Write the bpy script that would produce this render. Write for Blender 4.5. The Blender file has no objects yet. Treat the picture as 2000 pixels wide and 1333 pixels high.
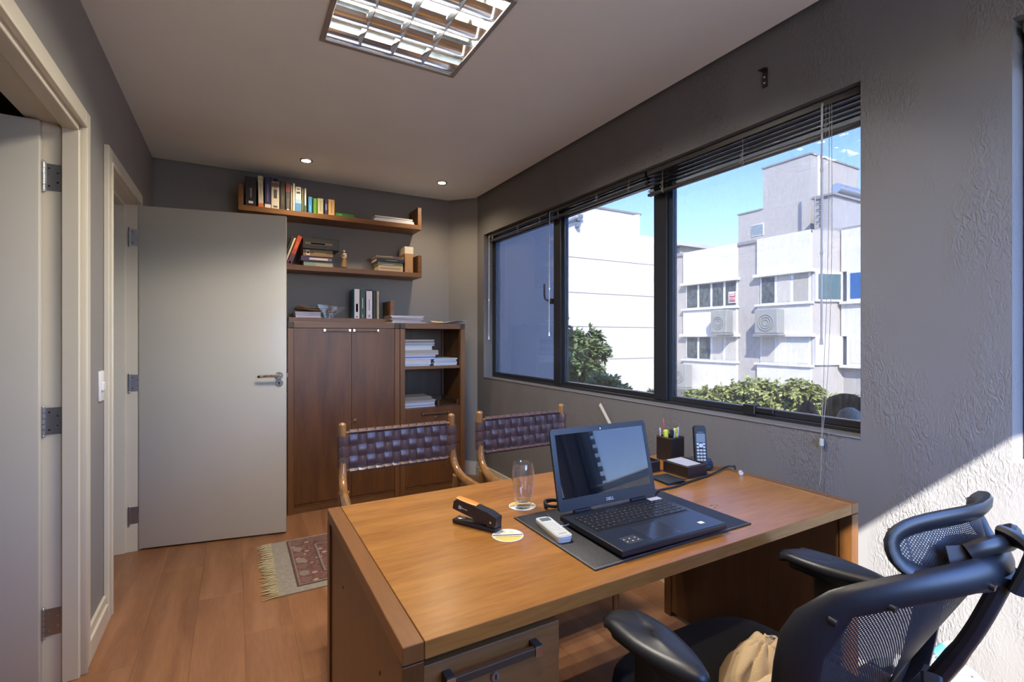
import bpy, bmesh, math, random
from mathutils import Vector, Matrix
random.seed(11)
S = bpy.context.scene
COL = S.collection
PI = math.pi
R = math.radians

# ------------------------------------------------------------------ camera, sky, sun, exposure
F, HX, HY, CH = 955.0, 459.0, 658.0, 1.30          # focal length in px, vanishing point of the side walls, camera height
YAW = math.atan((1000 - HX) / F)
CY, SY = math.cos(YAW), math.sin(YAW)
cd = bpy.data.cameras.new('camera')
cam = bpy.data.objects.new('camera', cd)
COL.objects.link(cam)
cam.location = (0, 0, CH)
cam.rotation_euler = (PI / 2, 0, -YAW)
cd.sensor_width = 36
cd.lens = F / 2000 * 36
cd.shift_y = -(666.5 - HY) / 2000
cd.clip_start = 0.02
cd.clip_end = 600
S.camera = cam

SUN_D = Vector((0.8, 1.0, -1.02)).normalized()     # the way the sunlight travels
w = bpy.data.worlds.new('sky')
S.world = w
w.use_nodes = True
wn = w.node_tree
wn.nodes.clear()
sky = wn.nodes.new('ShaderNodeTexSky')
sky.sky_type = 'NISHITA'
sky.sun_disc = False
sky.sun_elevation = math.asin(-SUN_D.z)
sky.sun_rotation = math.atan2(-SUN_D.x, -SUN_D.y)
sky.air_density = 1.0
sky.dust_density = 0.1
sky.ozone_density = 2.0
bg = wn.nodes.new('ShaderNodeBackground')
bg.inputs['Strength'].default_value = 1.08
wo = wn.nodes.new('ShaderNodeOutputWorld')
tint = wn.nodes.new('ShaderNodeMix')
tint.data_type = 'RGBA'
tint.blend_type = 'MULTIPLY'
tint.inputs[0].default_value = 1.0
tint.inputs[7].default_value = (0.67, 0.75, 1.10, 1.0)
wn.links.new(sky.outputs[0], tint.inputs[6])
wn.links.new(tint.outputs[2], bg.inputs[0])
wn.links.new(bg.outputs[0], wo.inputs[0])

sl = bpy.data.lights.new('sun', 'SUN')
sl.energy = 18.0
sl.angle = R(0.55)
sl.color = (1.0, 0.95, 0.87)
so = bpy.data.objects.new('sun', sl)
COL.objects.link(so)
so.rotation_euler = SUN_D.to_track_quat('-Z', 'Y').to_euler()
so.location = (-5, -10, 20)

S.view_settings.view_transform = 'Standard'
S.view_settings.look = 'None'
S.view_settings.exposure = 1.0
S.view_settings.gamma = 1.0
S.view_settings.use_curve_mapping = False
try:
    S.cycles.use_denoising = True
    S.cycles.max_bounces = 10
    S.cycles.diffuse_bounces = 7
    S.cycles.transparent_max_bounces = 24
    S.cycles.sample_clamp_indirect = 6.0
    S.cycles.caustics_reflective = False
    S.cycles.caustics_refractive = False
except Exception:
    pass

# ------------------------------------------------------------------ pixel -> place (a pixel gives a direction, a known surface gives the distance)
def dirp(px, py):
    a = (px - 1000) / F
    return (a * CY + SY, CY - a * SY, (HY - py) / F)
def on_z(px, py, z):
    v = dirp(px, py); t = (z - CH) / v[2]
    return Vector((v[0] * t, v[1] * t, z))
def on_x(px, py, x):
    v = dirp(px, py); t = x / v[0]
    return Vector((x, v[1] * t, CH + v[2] * t))
def on_y(px, py, y):
    v = dirp(px, py); t = y / v[1]
    return Vector((v[0] * t, y, CH + v[2] * t))

# ------------------------------------------------------------------ materials
MATS = {}
def new_mat(name):
    m = bpy.data.materials.new(name)
    m.use_nodes = True
    nt = m.node_tree
    b = nt.nodes['Principled BSDF']
    return m, nt, b
def nd(nt, typ, **kw):
    n = nt.nodes.new(typ)
    for k, v in kw.items():
        if k in n.inputs.keys():
            n.inputs[k].default_value = v
        else:
            setattr(n, k, v)
    return n
def c4(c):
    return (c[0], c[1], c[2], 1.0)
def mat(name, col, rough=0.5, metal=0.0, spec=None, coat=0.0, noise=0.0, nscale=30.0, bump=0.0, bscale=200.0, stretch=(1, 1, 1)):
    if name in MATS:
        return MATS[name]
    m, nt, b = new_mat(name)
    b.inputs['Base Color'].default_value = c4(col)
    b.inputs['Roughness'].default_value = rough
    b.inputs['Metallic'].default_value = metal
    if spec is not None:
        b.inputs['Specular IOR Level'].default_value = spec
    if coat:
        b.inputs['Coat Weight'].default_value = coat
    tc = None
    if noise or bump:
        tc = nd(nt, 'ShaderNodeTexCoord')
        mp = nd(nt, 'ShaderNodeMapping')
        mp.inputs['Scale'].default_value = stretch
        nt.links.new(tc.outputs['Object'], mp.inputs['Vector'])
    if noise:
        n = nd(nt, 'ShaderNodeTexNoise', Scale=nscale, Detail=5.0)
        nt.links.new(mp.outputs[0], n.inputs['Vector'])
        r = nd(nt, 'ShaderNodeValToRGB')
        r.color_ramp.elements[0].position = 0.3
        r.color_ramp.elements[1].position = 0.7
        r.color_ramp.elements[0].color = c4([x * (1 - noise) for x in col])
        r.color_ramp.elements[1].color = c4([min(1, x * (1 + noise)) for x in col])
        nt.links.new(n.outputs[0], r.inputs[0])
        nt.links.new(r.outputs[0], b.inputs['Base Color'])
    if bump:
        n2 = nd(nt, 'ShaderNodeTexNoise', Scale=bscale, Detail=4.0)
        nt.links.new(mp.outputs[0], n2.inputs['Vector'])
        bp = nd(nt, 'ShaderNodeBump', Strength=bump, Distance=0.004)
        nt.links.new(n2.outputs[0], bp.inputs['Height'])
        nt.links.new(bp.outputs[0], b.inputs['Normal'])
    MATS[name] = m
    return m
def wood(name, c1, c2, axis='x', scale=1.0, rough=0.35, coat=0.0, rnd=0.0, fine=0.5):
    if name in MATS:
        return MATS[name]
    m, nt, b = new_mat(name)
    tc = nd(nt, 'ShaderNodeTexCoord')
    oi = nd(nt, 'ShaderNodeObjectInfo')
    add = nd(nt, 'ShaderNodeVectorMath', operation='ADD')
    mul = nd(nt, 'ShaderNodeVectorMath', operation='SCALE')
    mul.inputs[3].default_value = 7.0
    cmb = nd(nt, 'ShaderNodeCombineXYZ')
    for i in range(3):
        nt.links.new(oi.outputs['Random'], cmb.inputs[i])
    nt.links.new(cmb.outputs[0], mul.inputs[0])
    nt.links.new(tc.outputs['Object'], add.inputs[0])
    nt.links.new(mul.outputs[0], add.inputs[1])
    mp = nd(nt, 'ShaderNodeMapping')
    s = {'x': (0.12, 1, 1), 'y': (1, 0.12, 1), 'z': (1, 1, 0.12)}[axis]
    mp.inputs['Scale'].default_value = [q * scale for q in s]
    nt.links.new(add.outputs[0], mp.inputs['Vector'])
    n1 = nd(nt, 'ShaderNodeTexNoise', Scale=14.0, Detail=6.0, Distortion=0.8)
    n2 = nd(nt, 'ShaderNodeTexNoise', Scale=120.0, Detail=4.0, Distortion=0.2)
    nt.links.new(mp.outputs[0], n1.inputs['Vector'])
    nt.links.new(mp.outputs[0], n2.inputs['Vector'])
    mx = nd(nt, 'ShaderNodeMix', data_type='FLOAT')
    mx.inputs[0].default_value = fine * 0.6
    nt.links.new(n1.outputs[0], mx.inputs[2])
    nt.links.new(n2.outputs[0], mx.inputs[3])
    r = nd(nt, 'ShaderNodeValToRGB')
    r.color_ramp.elements[0].position = 0.34
    r.color_ramp.elements[1].position = 0.66
    r.color_ramp.elements[0].color = c4(c1)
    r.color_ramp.elements[1].color = c4(c2)
    nt.links.new(mx.outputs[0], r.inputs[0])
    last = r.outputs[0]
    if rnd:
        hv = nd(nt, 'ShaderNodeHueSaturation')
        mr = nd(nt, 'ShaderNodeMapRange')
        mr.inputs[3].default_value = 1 - rnd
        mr.inputs[4].default_value = 1 + rnd
        nt.links.new(oi.outputs['Random'], mr.inputs[0])
        nt.links.new(mr.outputs[0], hv.inputs['Value'])
        nt.links.new(last, hv.inputs['Color'])
        last = hv.outputs[0]
    nt.links.new(last, b.inputs['Base Color'])
    bp = nd(nt, 'ShaderNodeBump', Strength=0.08, Distance=0.002)
    nt.links.new(n2.outputs[0], bp.inputs['Height'])
    nt.links.new(bp.outputs[0], b.inputs['Normal'])
    b.inputs['Roughness'].default_value = rough
    if coat:
        b.inputs['Coat Weight'].default_value = coat
        b.inputs['Coat Roughness'].default_value = 0.12
    MATS[name] = m
    return m
def emit(name, col, strength):
    if name in MATS:
        return MATS[name]
    m, nt, b = new_mat(name)
    b.inputs['Base Color'].default_value = c4(col)
    b.inputs['Emission Color'].default_value = c4(col)
    b.inputs['Emission Strength'].default_value = strength
    MATS[name] = m
    return m
def pane_mat(name, tint, refl=1.0, dirt_haze=0.0, dirt_col=(0.8, 0.85, 0.9), rough=0.0):
    # a thin sheet of glass: lets light through with its tint, mirrors at grazing angles, carries some dust and haze
    if name in MATS:
        return MATS[name]
    m, nt, b = new_mat(name)
    nt.nodes.remove(b)
    out = [n for n in nt.nodes if n.type == 'OUTPUT_MATERIAL'][0]
    tr = nd(nt, 'ShaderNodeBsdfTransparent')
    tr.inputs[0].default_value = c4(tint)
    gl = nd(nt, 'ShaderNodeBsdfGlossy')
    gl.inputs['Roughness'].default_value = rough
    gl.inputs[0].default_value = (1, 1, 1, 1)
    lw = nd(nt, 'ShaderNodeLayerWeight', Blend=0.5)
    pw = nd(nt, 'ShaderNodeMath', operation='POWER')
    pw.inputs[1].default_value = 5.0
    nt.links.new(lw.outputs['Facing'], pw.inputs[0])
    mu = nd(nt, 'ShaderNodeMath', operation='MULTIPLY_ADD')
    mu.inputs[1].default_value = 0.95 * refl
    mu.inputs[2].default_value = 0.04 * refl
    nt.links.new(pw.outputs[0], mu.inputs[0])
    mx = nd(nt, 'ShaderNodeMixShader')
    nt.links.new(mu.outputs[0], mx.inputs[0])
    nt.links.new(tr.outputs[0], mx.inputs[1])
    nt.links.new(gl.outputs[0], mx.inputs[2])
    last = mx
    if dirt_haze:
        df = nd(nt, 'ShaderNodeBsdfDiffuse')
        df.inputs[0].default_value = c4(dirt_col)
        tc = nd(nt, 'ShaderNodeTexCoord')
        mp = nd(nt, 'ShaderNodeMapping')
        mp.inputs['Scale'].default_value = (1, 1, 0.35)
        nz = nd(nt, 'ShaderNodeTexNoise', Scale=90.0, Detail=6.0)
        nt.links.new(tc.outputs['Object'], mp.inputs['Vector'])
        nt.links.new(mp.outputs[0], nz.inputs['Vector'])
        mr = nd(nt, 'ShaderNodeMapRange')
        mr.inputs[1].default_value = 0.35
        mr.inputs[2].default_value = 0.75
        mr.inputs[3].default_value = dirt_haze * 0.25
        mr.inputs[4].default_value = dirt_haze
        nt.links.new(nz.outputs[0], mr.inputs[0])
        m2 = nd(nt, 'ShaderNodeMixShader')
        nt.links.new(mr.outputs[0], m2.inputs[0])
        nt.links.new(mx.outputs[0], m2.inputs[1])
        nt.links.new(df.outputs[0], m2.inputs[2])
        last = m2
    nt.links.new(last.outputs[0], out.inputs[0])
    MATS[name] = m
    return m
def netting(name, col, scale=260.0, hole=0.5):
    # woven chair mesh with real see-through holes
    if name in MATS:
        return MATS[name]
    m, nt, b = new_mat(name)
    b.inputs['Base Color'].default_value = c4(col)
    b.inputs['Roughness'].default_value = 0.6
    out = [n for n in nt.nodes if n.type == 'OUTPUT_MATERIAL'][0]
    tc = nd(nt, 'ShaderNodeTexCoord')
    sp = nd(nt, 'ShaderNodeSeparateXYZ')
    nt.links.new(tc.outputs['Object'], sp.inputs[0])
    prod = None
    sines = []
    for ax, k in ((0, 1.0), (2, 0.8)):
        mu = nd(nt, 'ShaderNodeMath', operation='MULTIPLY')
        mu.inputs[1].default_value = scale * k * 2 * PI / 1.0
        nt.links.new(sp.outputs[ax], mu.inputs[0])
        si = nd(nt, 'ShaderNodeMath', operation='SINE')
        nt.links.new(mu.outputs[0], si.inputs[0])
        sines.append(si)
    pr = nd(nt, 'ShaderNodeMath', operation='MULTIPLY')
    nt.links.new(sines[0].outputs[0], pr.inputs[0])
    nt.links.new(sines[1].outputs[0], pr.inputs[1])
    gt = nd(nt, 'ShaderNodeMath', operation='GREATER_THAN')
    gt.inputs[1].default_value = hole
    nt.links.new(pr.outputs[0], gt.inputs[0])
    tr = nd(nt, 'ShaderNodeBsdfTransparent')
    mx = nd(nt, 'ShaderNodeMixShader')
    nt.links.new(gt.outputs[0], mx.inputs[0])
    nt.links.new(b.outputs[0], mx.inputs[1])
    nt.links.new(tr.outputs[0], mx.inputs[2])
    nt.links.new(mx.outputs[0], out.inputs[0])
    MATS[name] = m
    return m

# ------------------------------------------------------------------ mesh building
class B:
    def __init__(self):
        self.bm = bmesh.new()
    def box(self, x0, x1, y0, y1, z0, z1, bev=0.0, seg=1, M=None):
        r = bmesh.ops.create_cube(self.bm, size=1.0)
        vs = r['verts']
        for v in vs:
            v.co = Vector((x0 + (v.co.x + .5) * (x1 - x0), y0 + (v.co.y + .5) * (y1 - y0), z0 + (v.co.z + .5) * (z1 - z0)))
        if bev:
            es = list({e for v in vs for e in v.link_edges})
            r2 = bmesh.ops.bevel(self.bm, geom=es, offset=bev, segments=seg, affect='EDGES', profile=0.5)
            vs = list({v for f in r2['faces'] for v in f.verts} | {v for v in vs if v.is_valid})
        if M is not None:
            for v in vs:
                v.co = M @ v.co
        return self
    def cyl(self, p0, p1, r0, r1=None, n=14, cap=True):
        r1 = r0 if r1 is None else r1
        return self.tube([p0, p1], [r0, r1], n, cap=cap)
    def tube(self, pts, rad, n=8, cap=True, closed=False, flat=None, up=None):
        # sweep; rad = number, list of numbers, or list of (ra, rb) for a flattened section
        pts = [Vector(p) for p in pts]
        k = len(pts)
        rads = rad if isinstance(rad, (list, tuple)) else [rad] * k
        prev = None
        rings = []
        for i, p in enumerate(pts):
            if closed:
                t = pts[(i + 1) % k] - pts[i - 1]
            else:
                t = pts[min(i + 1, k - 1)] - pts[max(i - 1, 0)]
            t.normalize()
            if up is not None:
                a = Vector(up) - t * t.dot(Vector(up))
            elif prev is None:
                a = Vector((0, 0, 1)) if abs(t.z) < 0.9 else Vector((1, 0, 0))
                a = a - t * t.dot(a)
            else:
                a = prev - t * t.dot(prev)
            a.normalize()
            prev = a
            bb = t.cross(a)
            rr = rads[i]
            ra, rb = rr if isinstance(rr, (list, tuple)) else (rr, rr)
            rings.append([self.bm.verts.new(p + a * (math.cos(2 * PI * j / n) * ra) + bb * (math.sin(2 * PI * j / n) * rb)) for j in range(n)])
        m = k if closed else k - 1
        for i in range(m):
            A, Q = rings[i], rings[(i + 1) % k]
            for j in range(n):
                self.bm.faces.new((A[j], A[(j + 1) % n], Q[(j + 1) % n], Q[j]))
        if cap and not closed:
            self.bm.faces.new(rings[0][::-1])
            self.bm.faces.new(rings[-1])
        return self
    def lathe(self, prof, c=(0, 0, 0), n=24, cap=True, sx=1.0, sy=1.0):
        c = Vector(c)
        rings = []
        for r, z in prof:
            rings.append([self.bm.verts.new(c + Vector((math.cos(2 * PI * j / n) * r * sx, math.sin(2 * PI * j / n) * r * sy, z))) for j in range(n)])
        for i in range(len(rings) - 1):
            for j in range(n):
                self.bm.faces.new((rings[i][j], rings[i][(j + 1) % n], rings[i + 1][(j + 1) % n], rings[i + 1][j]))
        if cap:
            self.bm.faces.new(rings[0][::-1])
            self.bm.faces.new(rings[-1])
        return self
    def prism(self, poly, axis, a, b):
        # poly: 2-D outline in the two other axes; extruded along axis from a to b
        def P(u, v, w_):
            return {'x': (w_, u, v), 'y': (u, w_, v), 'z': (u, v, w_)}[axis]
        A = [self.bm.verts.new(P(u, v, a)) for u, v in poly]
        Q = [self.bm.verts.new(P(u, v, b)) for u, v in poly]
        k = len(poly)
        for i in range(k):
            self.bm.faces.new((A[i], A[(i + 1) % k], Q[(i + 1) % k], Q[i]))
        self.bm.faces.new(A[::-1])
        self.bm.faces.new(Q)
        return self
    def ball(self, c, r, seg=12, M=None):
        rr = r if isinstance(r, (list, tuple)) else (r, r, r)
        q = bmesh.ops.create_uvsphere(self.bm, u_segments=seg, v_segments=max(6, seg // 2 + 2), radius=1.0)
        for v in q['verts']:
            p = Vector((v.co.x * rr[0], v.co.y * rr[1], v.co.z * rr[2]))
            if M is not None:
                p = M @ p
            v.co = p + Vector(c)
        return self
    def sheet(self, fn, nu, nv, thick=0.0, du=(0, 1), dv=(0, 1)):
        # surface fn(u, v) -> point, optionally with a second face layer offset along the normal
        g = [[Vector(fn(du[0] + (du[1] - du[0]) * i / nu, dv[0] + (dv[1] - dv[0]) * j / nv)) for j in range(nv + 1)] for i in range(nu + 1)]
        def layer(off):
            L = []
            for i in range(nu + 1):
                row = []
                for j in range(nv + 1):
                    a = g[min(i + 1, nu)][j] - g[max(i - 1, 0)][j]
                    b_ = g[i][min(j + 1, nv)] - g[i][max(j - 1, 0)]
                    nrm = a.cross(b_)
                    if nrm.length > 0:
                        nrm.normalize()
                    row.append(self.bm.verts.new(g[i][j] + nrm * off))
                L.append(row)
            return L
        T = layer(thick / 2)
        for i in range(nu):
            for j in range(nv):
                self.bm.faces.new((T[i][j], T[i + 1][j], T[i + 1][j + 1], T[i][j + 1]))
        if thick:
            U = layer(-thick / 2)
            for i in range(nu):
                for j in range(nv):
                    self.bm.faces.new((U[i][j], U[i][j + 1], U[i + 1][j + 1], U[i + 1][j]))
            for i in range(nu):
                self.bm.faces.new((T[i][0], U[i][0], U[i + 1][0], T[i + 1][0]))
                self.bm.faces.new((T[i][nv], T[i + 1][nv], U[i + 1][nv], U[i][nv]))
            for j in range(nv):
                self.bm.faces.new((T[0][j], T[0][j + 1], U[0][j + 1], U[0][j]))
                self.bm.faces.new((T[nu][j], U[nu][j], U[nu][j + 1], T[nu][j + 1]))
        return self
    def xf(self, M):
        for v in self.bm.verts:
            v.co = M @ v.co
        return self
    def build(self, name, material, parent=None, world=True, angle=32, label=None):
        bmesh.ops.recalc_face_normals(self.bm, faces=self.bm.faces[:])
        me = bpy.data.meshes.new(name)
        self.bm.to_mesh(me)
        self.bm.free()
        if material is not None:
            me.materials.append(material)
        for p in me.polygons:
            p.use_smooth = True
        me.set_sharp_from_angle(angle=R(angle))
        if parent is not None and world:
            me.transform(wmat(parent).inverted())
        return link(name, me, parent, label)
def link(name, me, parent=None, label=None):
    o = bpy.data.objects.new(name, me)
    COL.objects.link(o)
    if parent is not None:
        o.parent = parent
    if label:
        o['label'] = label
    return o
def wmat(o):
    m = o.matrix_basis.copy()
    while o.parent is not None:
        o = o.parent
        m = o.matrix_basis @ m
    return m
def tag(o, label, cat, group=None):
    o['label'] = label
    o['category'] = cat
    if group:
        o['group'] = group
    return o
def struct(o):
    o['kind'] = 'structure'
    return o
def thing(name, label, cat, loc=(0, 0, 0), rz=0.0, group=None):
    o = bpy.data.objects.new(name, None)
    COL.objects.link(o)
    o.empty_display_size = 0.1
    o.location = loc
    o.rotation_euler = (0, 0, rz)
    return tag(o, label, cat, group)
def setting(name, loc=(0, 0, 0)):
    o = bpy.data.objects.new(name, None)
    COL.objects.link(o)
    o.empty_display_size = 0.1
    o.location = loc
    return struct(o)
def copy_tree(o, parent=None):
    c = o.copy()
    COL.objects.link(c)
    c.parent = parent
    for ch in list(o.children):
        copy_tree(ch, c)
    return c
def bez(p, n=12):
    # Catmull-Rom through points
    p = [Vector(q) for q in p]
    out = []
    for i in range(len(p) - 1):
        a = p[max(i - 1, 0)]; b_ = p[i]; c = p[i + 1]; d_ = p[min(i + 2, len(p) - 1)]
        for k in range(n):
            t = k / n
            out.append(0.5 * ((2 * b_) + (c - a) * t + (2 * a - 5 * b_ + 4 * c - d_) * t * t + (3 * b_ - a - 3 * c + d_) * t ** 3))
    out.append(p[-1])
    return out
def text_mesh(txt, size, depth=0.0004):
    cu = bpy.data.curves.new('lettering', 'FONT')
    cu.body = txt
    cu.size = size
    cu.extrude = depth
    cu.align_x = 'CENTER'
    cu.align_y = 'CENTER'
    o = bpy.data.objects.new('lettering', cu)
    COL.objects.link(o)
    dg = bpy.context.evaluated_depsgraph_get()
    dg.update()
    me = bpy.data.meshes.new_from_object(o.evaluated_get(dg))
    bpy.data.objects.remove(o)
    bpy.data.curves.remove(cu)
    return me
def lettering(name, txt, size, M, material, parent, depth=0.0004):
    # M places the text (x right, y up, z out) in world space
    me = text_mesh(txt, size, depth)
    me.materials.clear()
    me.materials.append(material)
    me.transform(wmat(parent).inverted() @ M)
    return link(name, me, parent)
def frame3(o, x, y):
    x = Vector(x).normalized(); y = Vector(y).normalized(); z = x.cross(y).normalized()
    M = Matrix.Identity(4)
    for i in range(3):
        M[i][0] = x[i]; M[i][1] = y[i]; M[i][2] = z[i]; M[i][3] = o[i]
    return M

# ------------------------------------------------------------------ room shell
XL, XR, YB, YF, ZC = -0.52, 1.985, 4.39, -0.56, 2.60
WZ = 2.74
CHX, CHY = 1.787, 4.165                     # the cut corner runs from (CHX, YB) to (XR, CHY)
W1 = (0.925, 4.03, 0.925, 2.235)            # main window: y0, y1, z0, z1
W2 = (-0.50, 0.525, 0.93, 2.235)            # second window in the same wall, at the picture's edge
WF = (0.50, 1.90, 0.93, 2.25)               # window in the wall behind the camera (x0, x1, z0, z1)
D1 = (1.63, 2.45, 2.11)                     # doorways in the left wall: y0, y1, top
D2 = (2.91, 3.71, 2.11)

def plaster(name, col, strength, dist, scale=28.0, stretch=(1, 1, 0.35)):
    m, nt, b = new_mat(name)
    b.inputs['Roughness'].default_value = 0.62
    b.inputs['Specular IOR Level'].default_value = 0.35
    tc = nd(nt, 'ShaderNodeTexCoord')
    mp = nd(nt, 'ShaderNodeMapping')
    mp.inputs['Scale'].default_value = stretch
    nt.links.new(tc.outputs['Object'], mp.inputs['Vector'])
    n1 = nd(nt, 'ShaderNodeTexNoise', Scale=scale, Detail=3.0, Distortion=1.6)
    n2 = nd(nt, 'ShaderNodeTexNoise', Scale=3.5, Detail=2.0)
    nt.links.new(mp.outputs[0], n1.inputs['Vector'])
    nt.links.new(mp.outputs[0], n2.inputs['Vector'])
    mr = nd(nt, 'ShaderNodeMapRange')
    mr.inputs[1].default_value = 0.42
    mr.inputs[2].default_value = 0.62
    nt.links.new(n2.outputs[0], mr.inputs[0])
    mu = nd(nt, 'ShaderNodeMath', operation='MULTIPLY')
    nt.links.new(n1.outputs[0], mu.inputs[0])
    nt.links.new(mr.outputs[0], mu.inputs[1])
    bp = nd(nt, 'ShaderNodeBump', Strength=strength, Distance=dist)
    nt.links.new(mu.outputs[0], bp.inputs['Height'])
    nt.links.new(bp.outputs[0], b.inputs['Normal'])
    n3 = nd(nt, 'ShaderNodeTexNoise', Scale=2.0, Detail=4.0)
    nt.links.new(tc.outputs['Object'], n3.inputs['Vector'])
    r = nd(nt, 'ShaderNodeValToRGB')
    r.color_ramp.elements[0].color = c4([x * 0.94 for x in col])
    r.color_ramp.elements[1].color = c4([x * 1.05 for x in col])
    nt.links.new(n3.outputs[0], r.inputs[0])
    nt.links.new(r.outputs[0], b.inputs['Base Color'])
    return m
M_wall_r = plaster('textured_grey_plaster', (0.165, 0.160, 0.160), 1.0, 0.0075, 72.0, (1, 1, 0.45))  # same paint as the smooth walls; this wall's shade put into the colour
M_wall = plaster('smooth_grey_paint', (0.25, 0.235, 0.222), 0.15, 0.004, 60, (1, 1, 1))
M_ceil = mat('ceiling_paint', (0.86, 0.86, 0.81), 0.7, noise=0.02, nscale=3)
M_dark = mat('gap_shade', (0.02, 0.019, 0.018), 0.9)  # near-black colour stands in for the shade inside the ceiling gap
M_cream = mat('cream_lacquer', (0.60, 0.55, 0.44), 0.32, noise=0.02, nscale=4)
M_leaf = mat('door_leaf_lacquer', (0.52, 0.49, 0.42), 0.30, noise=0.02, nscale=3)
M_floor = wood('laminate_floor', (0.195, 0.080, 0.033), (0.305, 0.142, 0.064), 'y', 0.8, 0.32, 0.0, 0.05, 0.5)
M_chrome = mat('chrome', (0.75, 0.76, 0.78), 0.16, 1.0)
M_steel = mat('brushed_steel', (0.42, 0.42, 0.43), 0.38, 1.0)
M_black = mat('black_plastic', (0.012, 0.012, 0.014), 0.38)
M_white = mat('white_plastic', (0.75, 0.75, 0.74), 0.35)
M_alu = mat('black_aluminium', (0.016, 0.018, 0.024), 0.34, 0.0, coat=0.15)

# floor and its boards
b = B(); b.box(-1.9, XR + 0.18, YF - 0.18, YB + 0.2, -0.12, -0.005)
floor = struct(b.build('floor', mat('subfloor', (0.05, 0.03, 0.02), 0.8)))
PWID, PLEN = 0.192, 1.28
plank_meshes = {}
ix = 0
x = -1.50
while x < XR:
    x1 = min(x + PWID, XR)
    y = YF - (ix * 0.427) % PLEN
    while y < YB:
        y0, y1 = max(y, YF), min(y + PLEN, YB)
        if y1 - y0 > 0.03 and (x > XL - 0.2 or y1 > 1.4):
            key = (round(x1 - x, 3), round(y1 - y0, 3))
            if key not in plank_meshes:
                q = B(); q.box(0.0002, key[0] - 0.0002, 0.0002, key[1] - 0.0002, -0.005, 0.0, 0.0004)
                o = q.build('plank', M_floor, floor, world=False)
                plank_meshes[key] = o.data
            else:
                o = link('plank', plank_meshes[key], floor)
            o.location = (x, y0, 0)
        y += PLEN
    x += PWID
    ix += 1

# ceiling: plasterboard sheet with a shadow gap along the back and window walls, and a hole for the lamp
LX0, LX1, LY0, LY1 = 0.333, 0.940, 1.645, 2.265
G = 0.022
b = B()
b.box(XL, LX0, YF, YB - G, ZC, ZC + 0.02)
b.box(LX0, LX1, YF, LY0, ZC, ZC + 0.02)
b.box(LX0, LX1, LY1, YB - G, ZC, ZC + 0.02)
b.prism([(LX1, YF), (XR - G, YF), (XR - G, CHY - 0.012), (CHX - 0.012, YB - G), (LX1, YB - G)], 'z', ZC, ZC + 0.02)
ceiling = struct(b.build('ceiling', M_ceil))
b = B(); b.box(-1.9, XR + 0.2, YF - 0.2, YB + 0.2, WZ, WZ + 0.1)
struct(b.build('ceiling_slab', M_dark))

def wall_with_holes(b, axis, a0, a1, u0, u1, z0, z1, holes):
    # wall slab between a0..a1 across 'axis', spanning u0..u1 along the other, with (u0,u1,z0,z1) openings
    hs = sorted(holes)
    cur = u0
    def put(ua, ub, za, zb):
        if ub - ua < 1e-6 or zb - za < 1e-6:
            return
        if axis == 'x':
            b.box(a0, a1, ua, ub, za, zb)
        else:
            b.box(ua, ub, a0, a1, za, zb)
    for h in hs:
        put(cur, h[0], z0, z1)
        put(h[0], h[1], z0, h[2])
        put(h[0], h[1], h[3], z1)
        cur = h[1]
    put(cur, u1, z0, z1)

b = B(); wall_with_holes(b, 'x', XR, XR + 0.17, YF, CHY, 0, WZ, [W2, W1])
wall_right = struct(b.build('wall_right', M_wall_r))
b = B(); b.prism([(CHX, YB), (XR, CHY), (XR + 0.17, CHY), (XR + 0.17, YB + 0.16), (CHX, YB + 0.16)], 'z', 0, WZ)
struct(b.build('wall_corner', M_wall))
b = B(); b.box(XL - 0.14, CHX, YB, YB + 0.16, 0, WZ)
struct(b.build('wall_back', M_wall))
b = B(); wall_with_holes(b, 'x', XL - 0.14, XL, YF, YB, 0, WZ, [(D1[0], D1[1], 0, D1[2]), (D2[0], D2[1], 0, D2[2])])
struct(b.build('wall_left', M_wall))
b = B(); wall_with_holes(b, 'y', YF - 0.14, YF, XL - 0.14, XR + 0.17, 0, WZ, [WF])
struct(b.build('wall_front', M_wall))
# the rooms beyond the two doorways
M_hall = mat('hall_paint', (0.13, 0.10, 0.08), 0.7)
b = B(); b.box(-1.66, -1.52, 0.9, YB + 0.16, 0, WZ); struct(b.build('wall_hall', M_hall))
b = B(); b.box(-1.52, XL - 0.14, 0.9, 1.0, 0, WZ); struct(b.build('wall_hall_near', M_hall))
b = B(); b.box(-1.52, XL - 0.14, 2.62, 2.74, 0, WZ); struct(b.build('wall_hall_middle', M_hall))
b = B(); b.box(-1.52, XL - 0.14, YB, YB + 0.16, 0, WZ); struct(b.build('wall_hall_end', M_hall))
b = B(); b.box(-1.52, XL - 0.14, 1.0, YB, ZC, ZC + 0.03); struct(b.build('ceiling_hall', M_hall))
def skirting(name, x0, x1, y0, y1, face):
    # 12 cm skirting with a stepped top; face = the direction it looks in
    b = B()
    if face == '+x':
        b.box(x0, x0 + 0.020, y0, y1, 0, 0.085, 0.002)
        b.box(x0, x0 + 0.012, y0, y1, 0.085, 0.125, 0.002)
    elif face == '-x':
        b.box(x1 - 0.020, x1, y0, y1, 0, 0.085, 0.002)
        b.box(x1 - 0.012, x1, y0, y1, 0.085, 0.125, 0.002)
    else:
        b.box(x0, x1, y1 - 0.020, y1, 0, 0.085, 0.002)
        b.box(x0, x1, y1 - 0.012, y1, 0.085, 0.125, 0.002)
    return struct(b.build(name, M_cream))
skirting('baseboard_left', XL, 0, D1[1] + 0.07, D2[0] - 0.07, '+x')
skirting('baseboard_left', XL, 0, D2[1] + 0.07, YB, '+x')
skirting('baseboard_left', XL, 0, YF, D1[0] - 0.07, '+x')
skirting('baseboard_back', XL + 0.03, CHX, 0, YB, '-y')
skirting('baseboard_right', 0, XR, YF, CHY, '-x')
skirting('baseboard_hall', -1.52, 0, 2.74, YB, '+x')
q = B()
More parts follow.
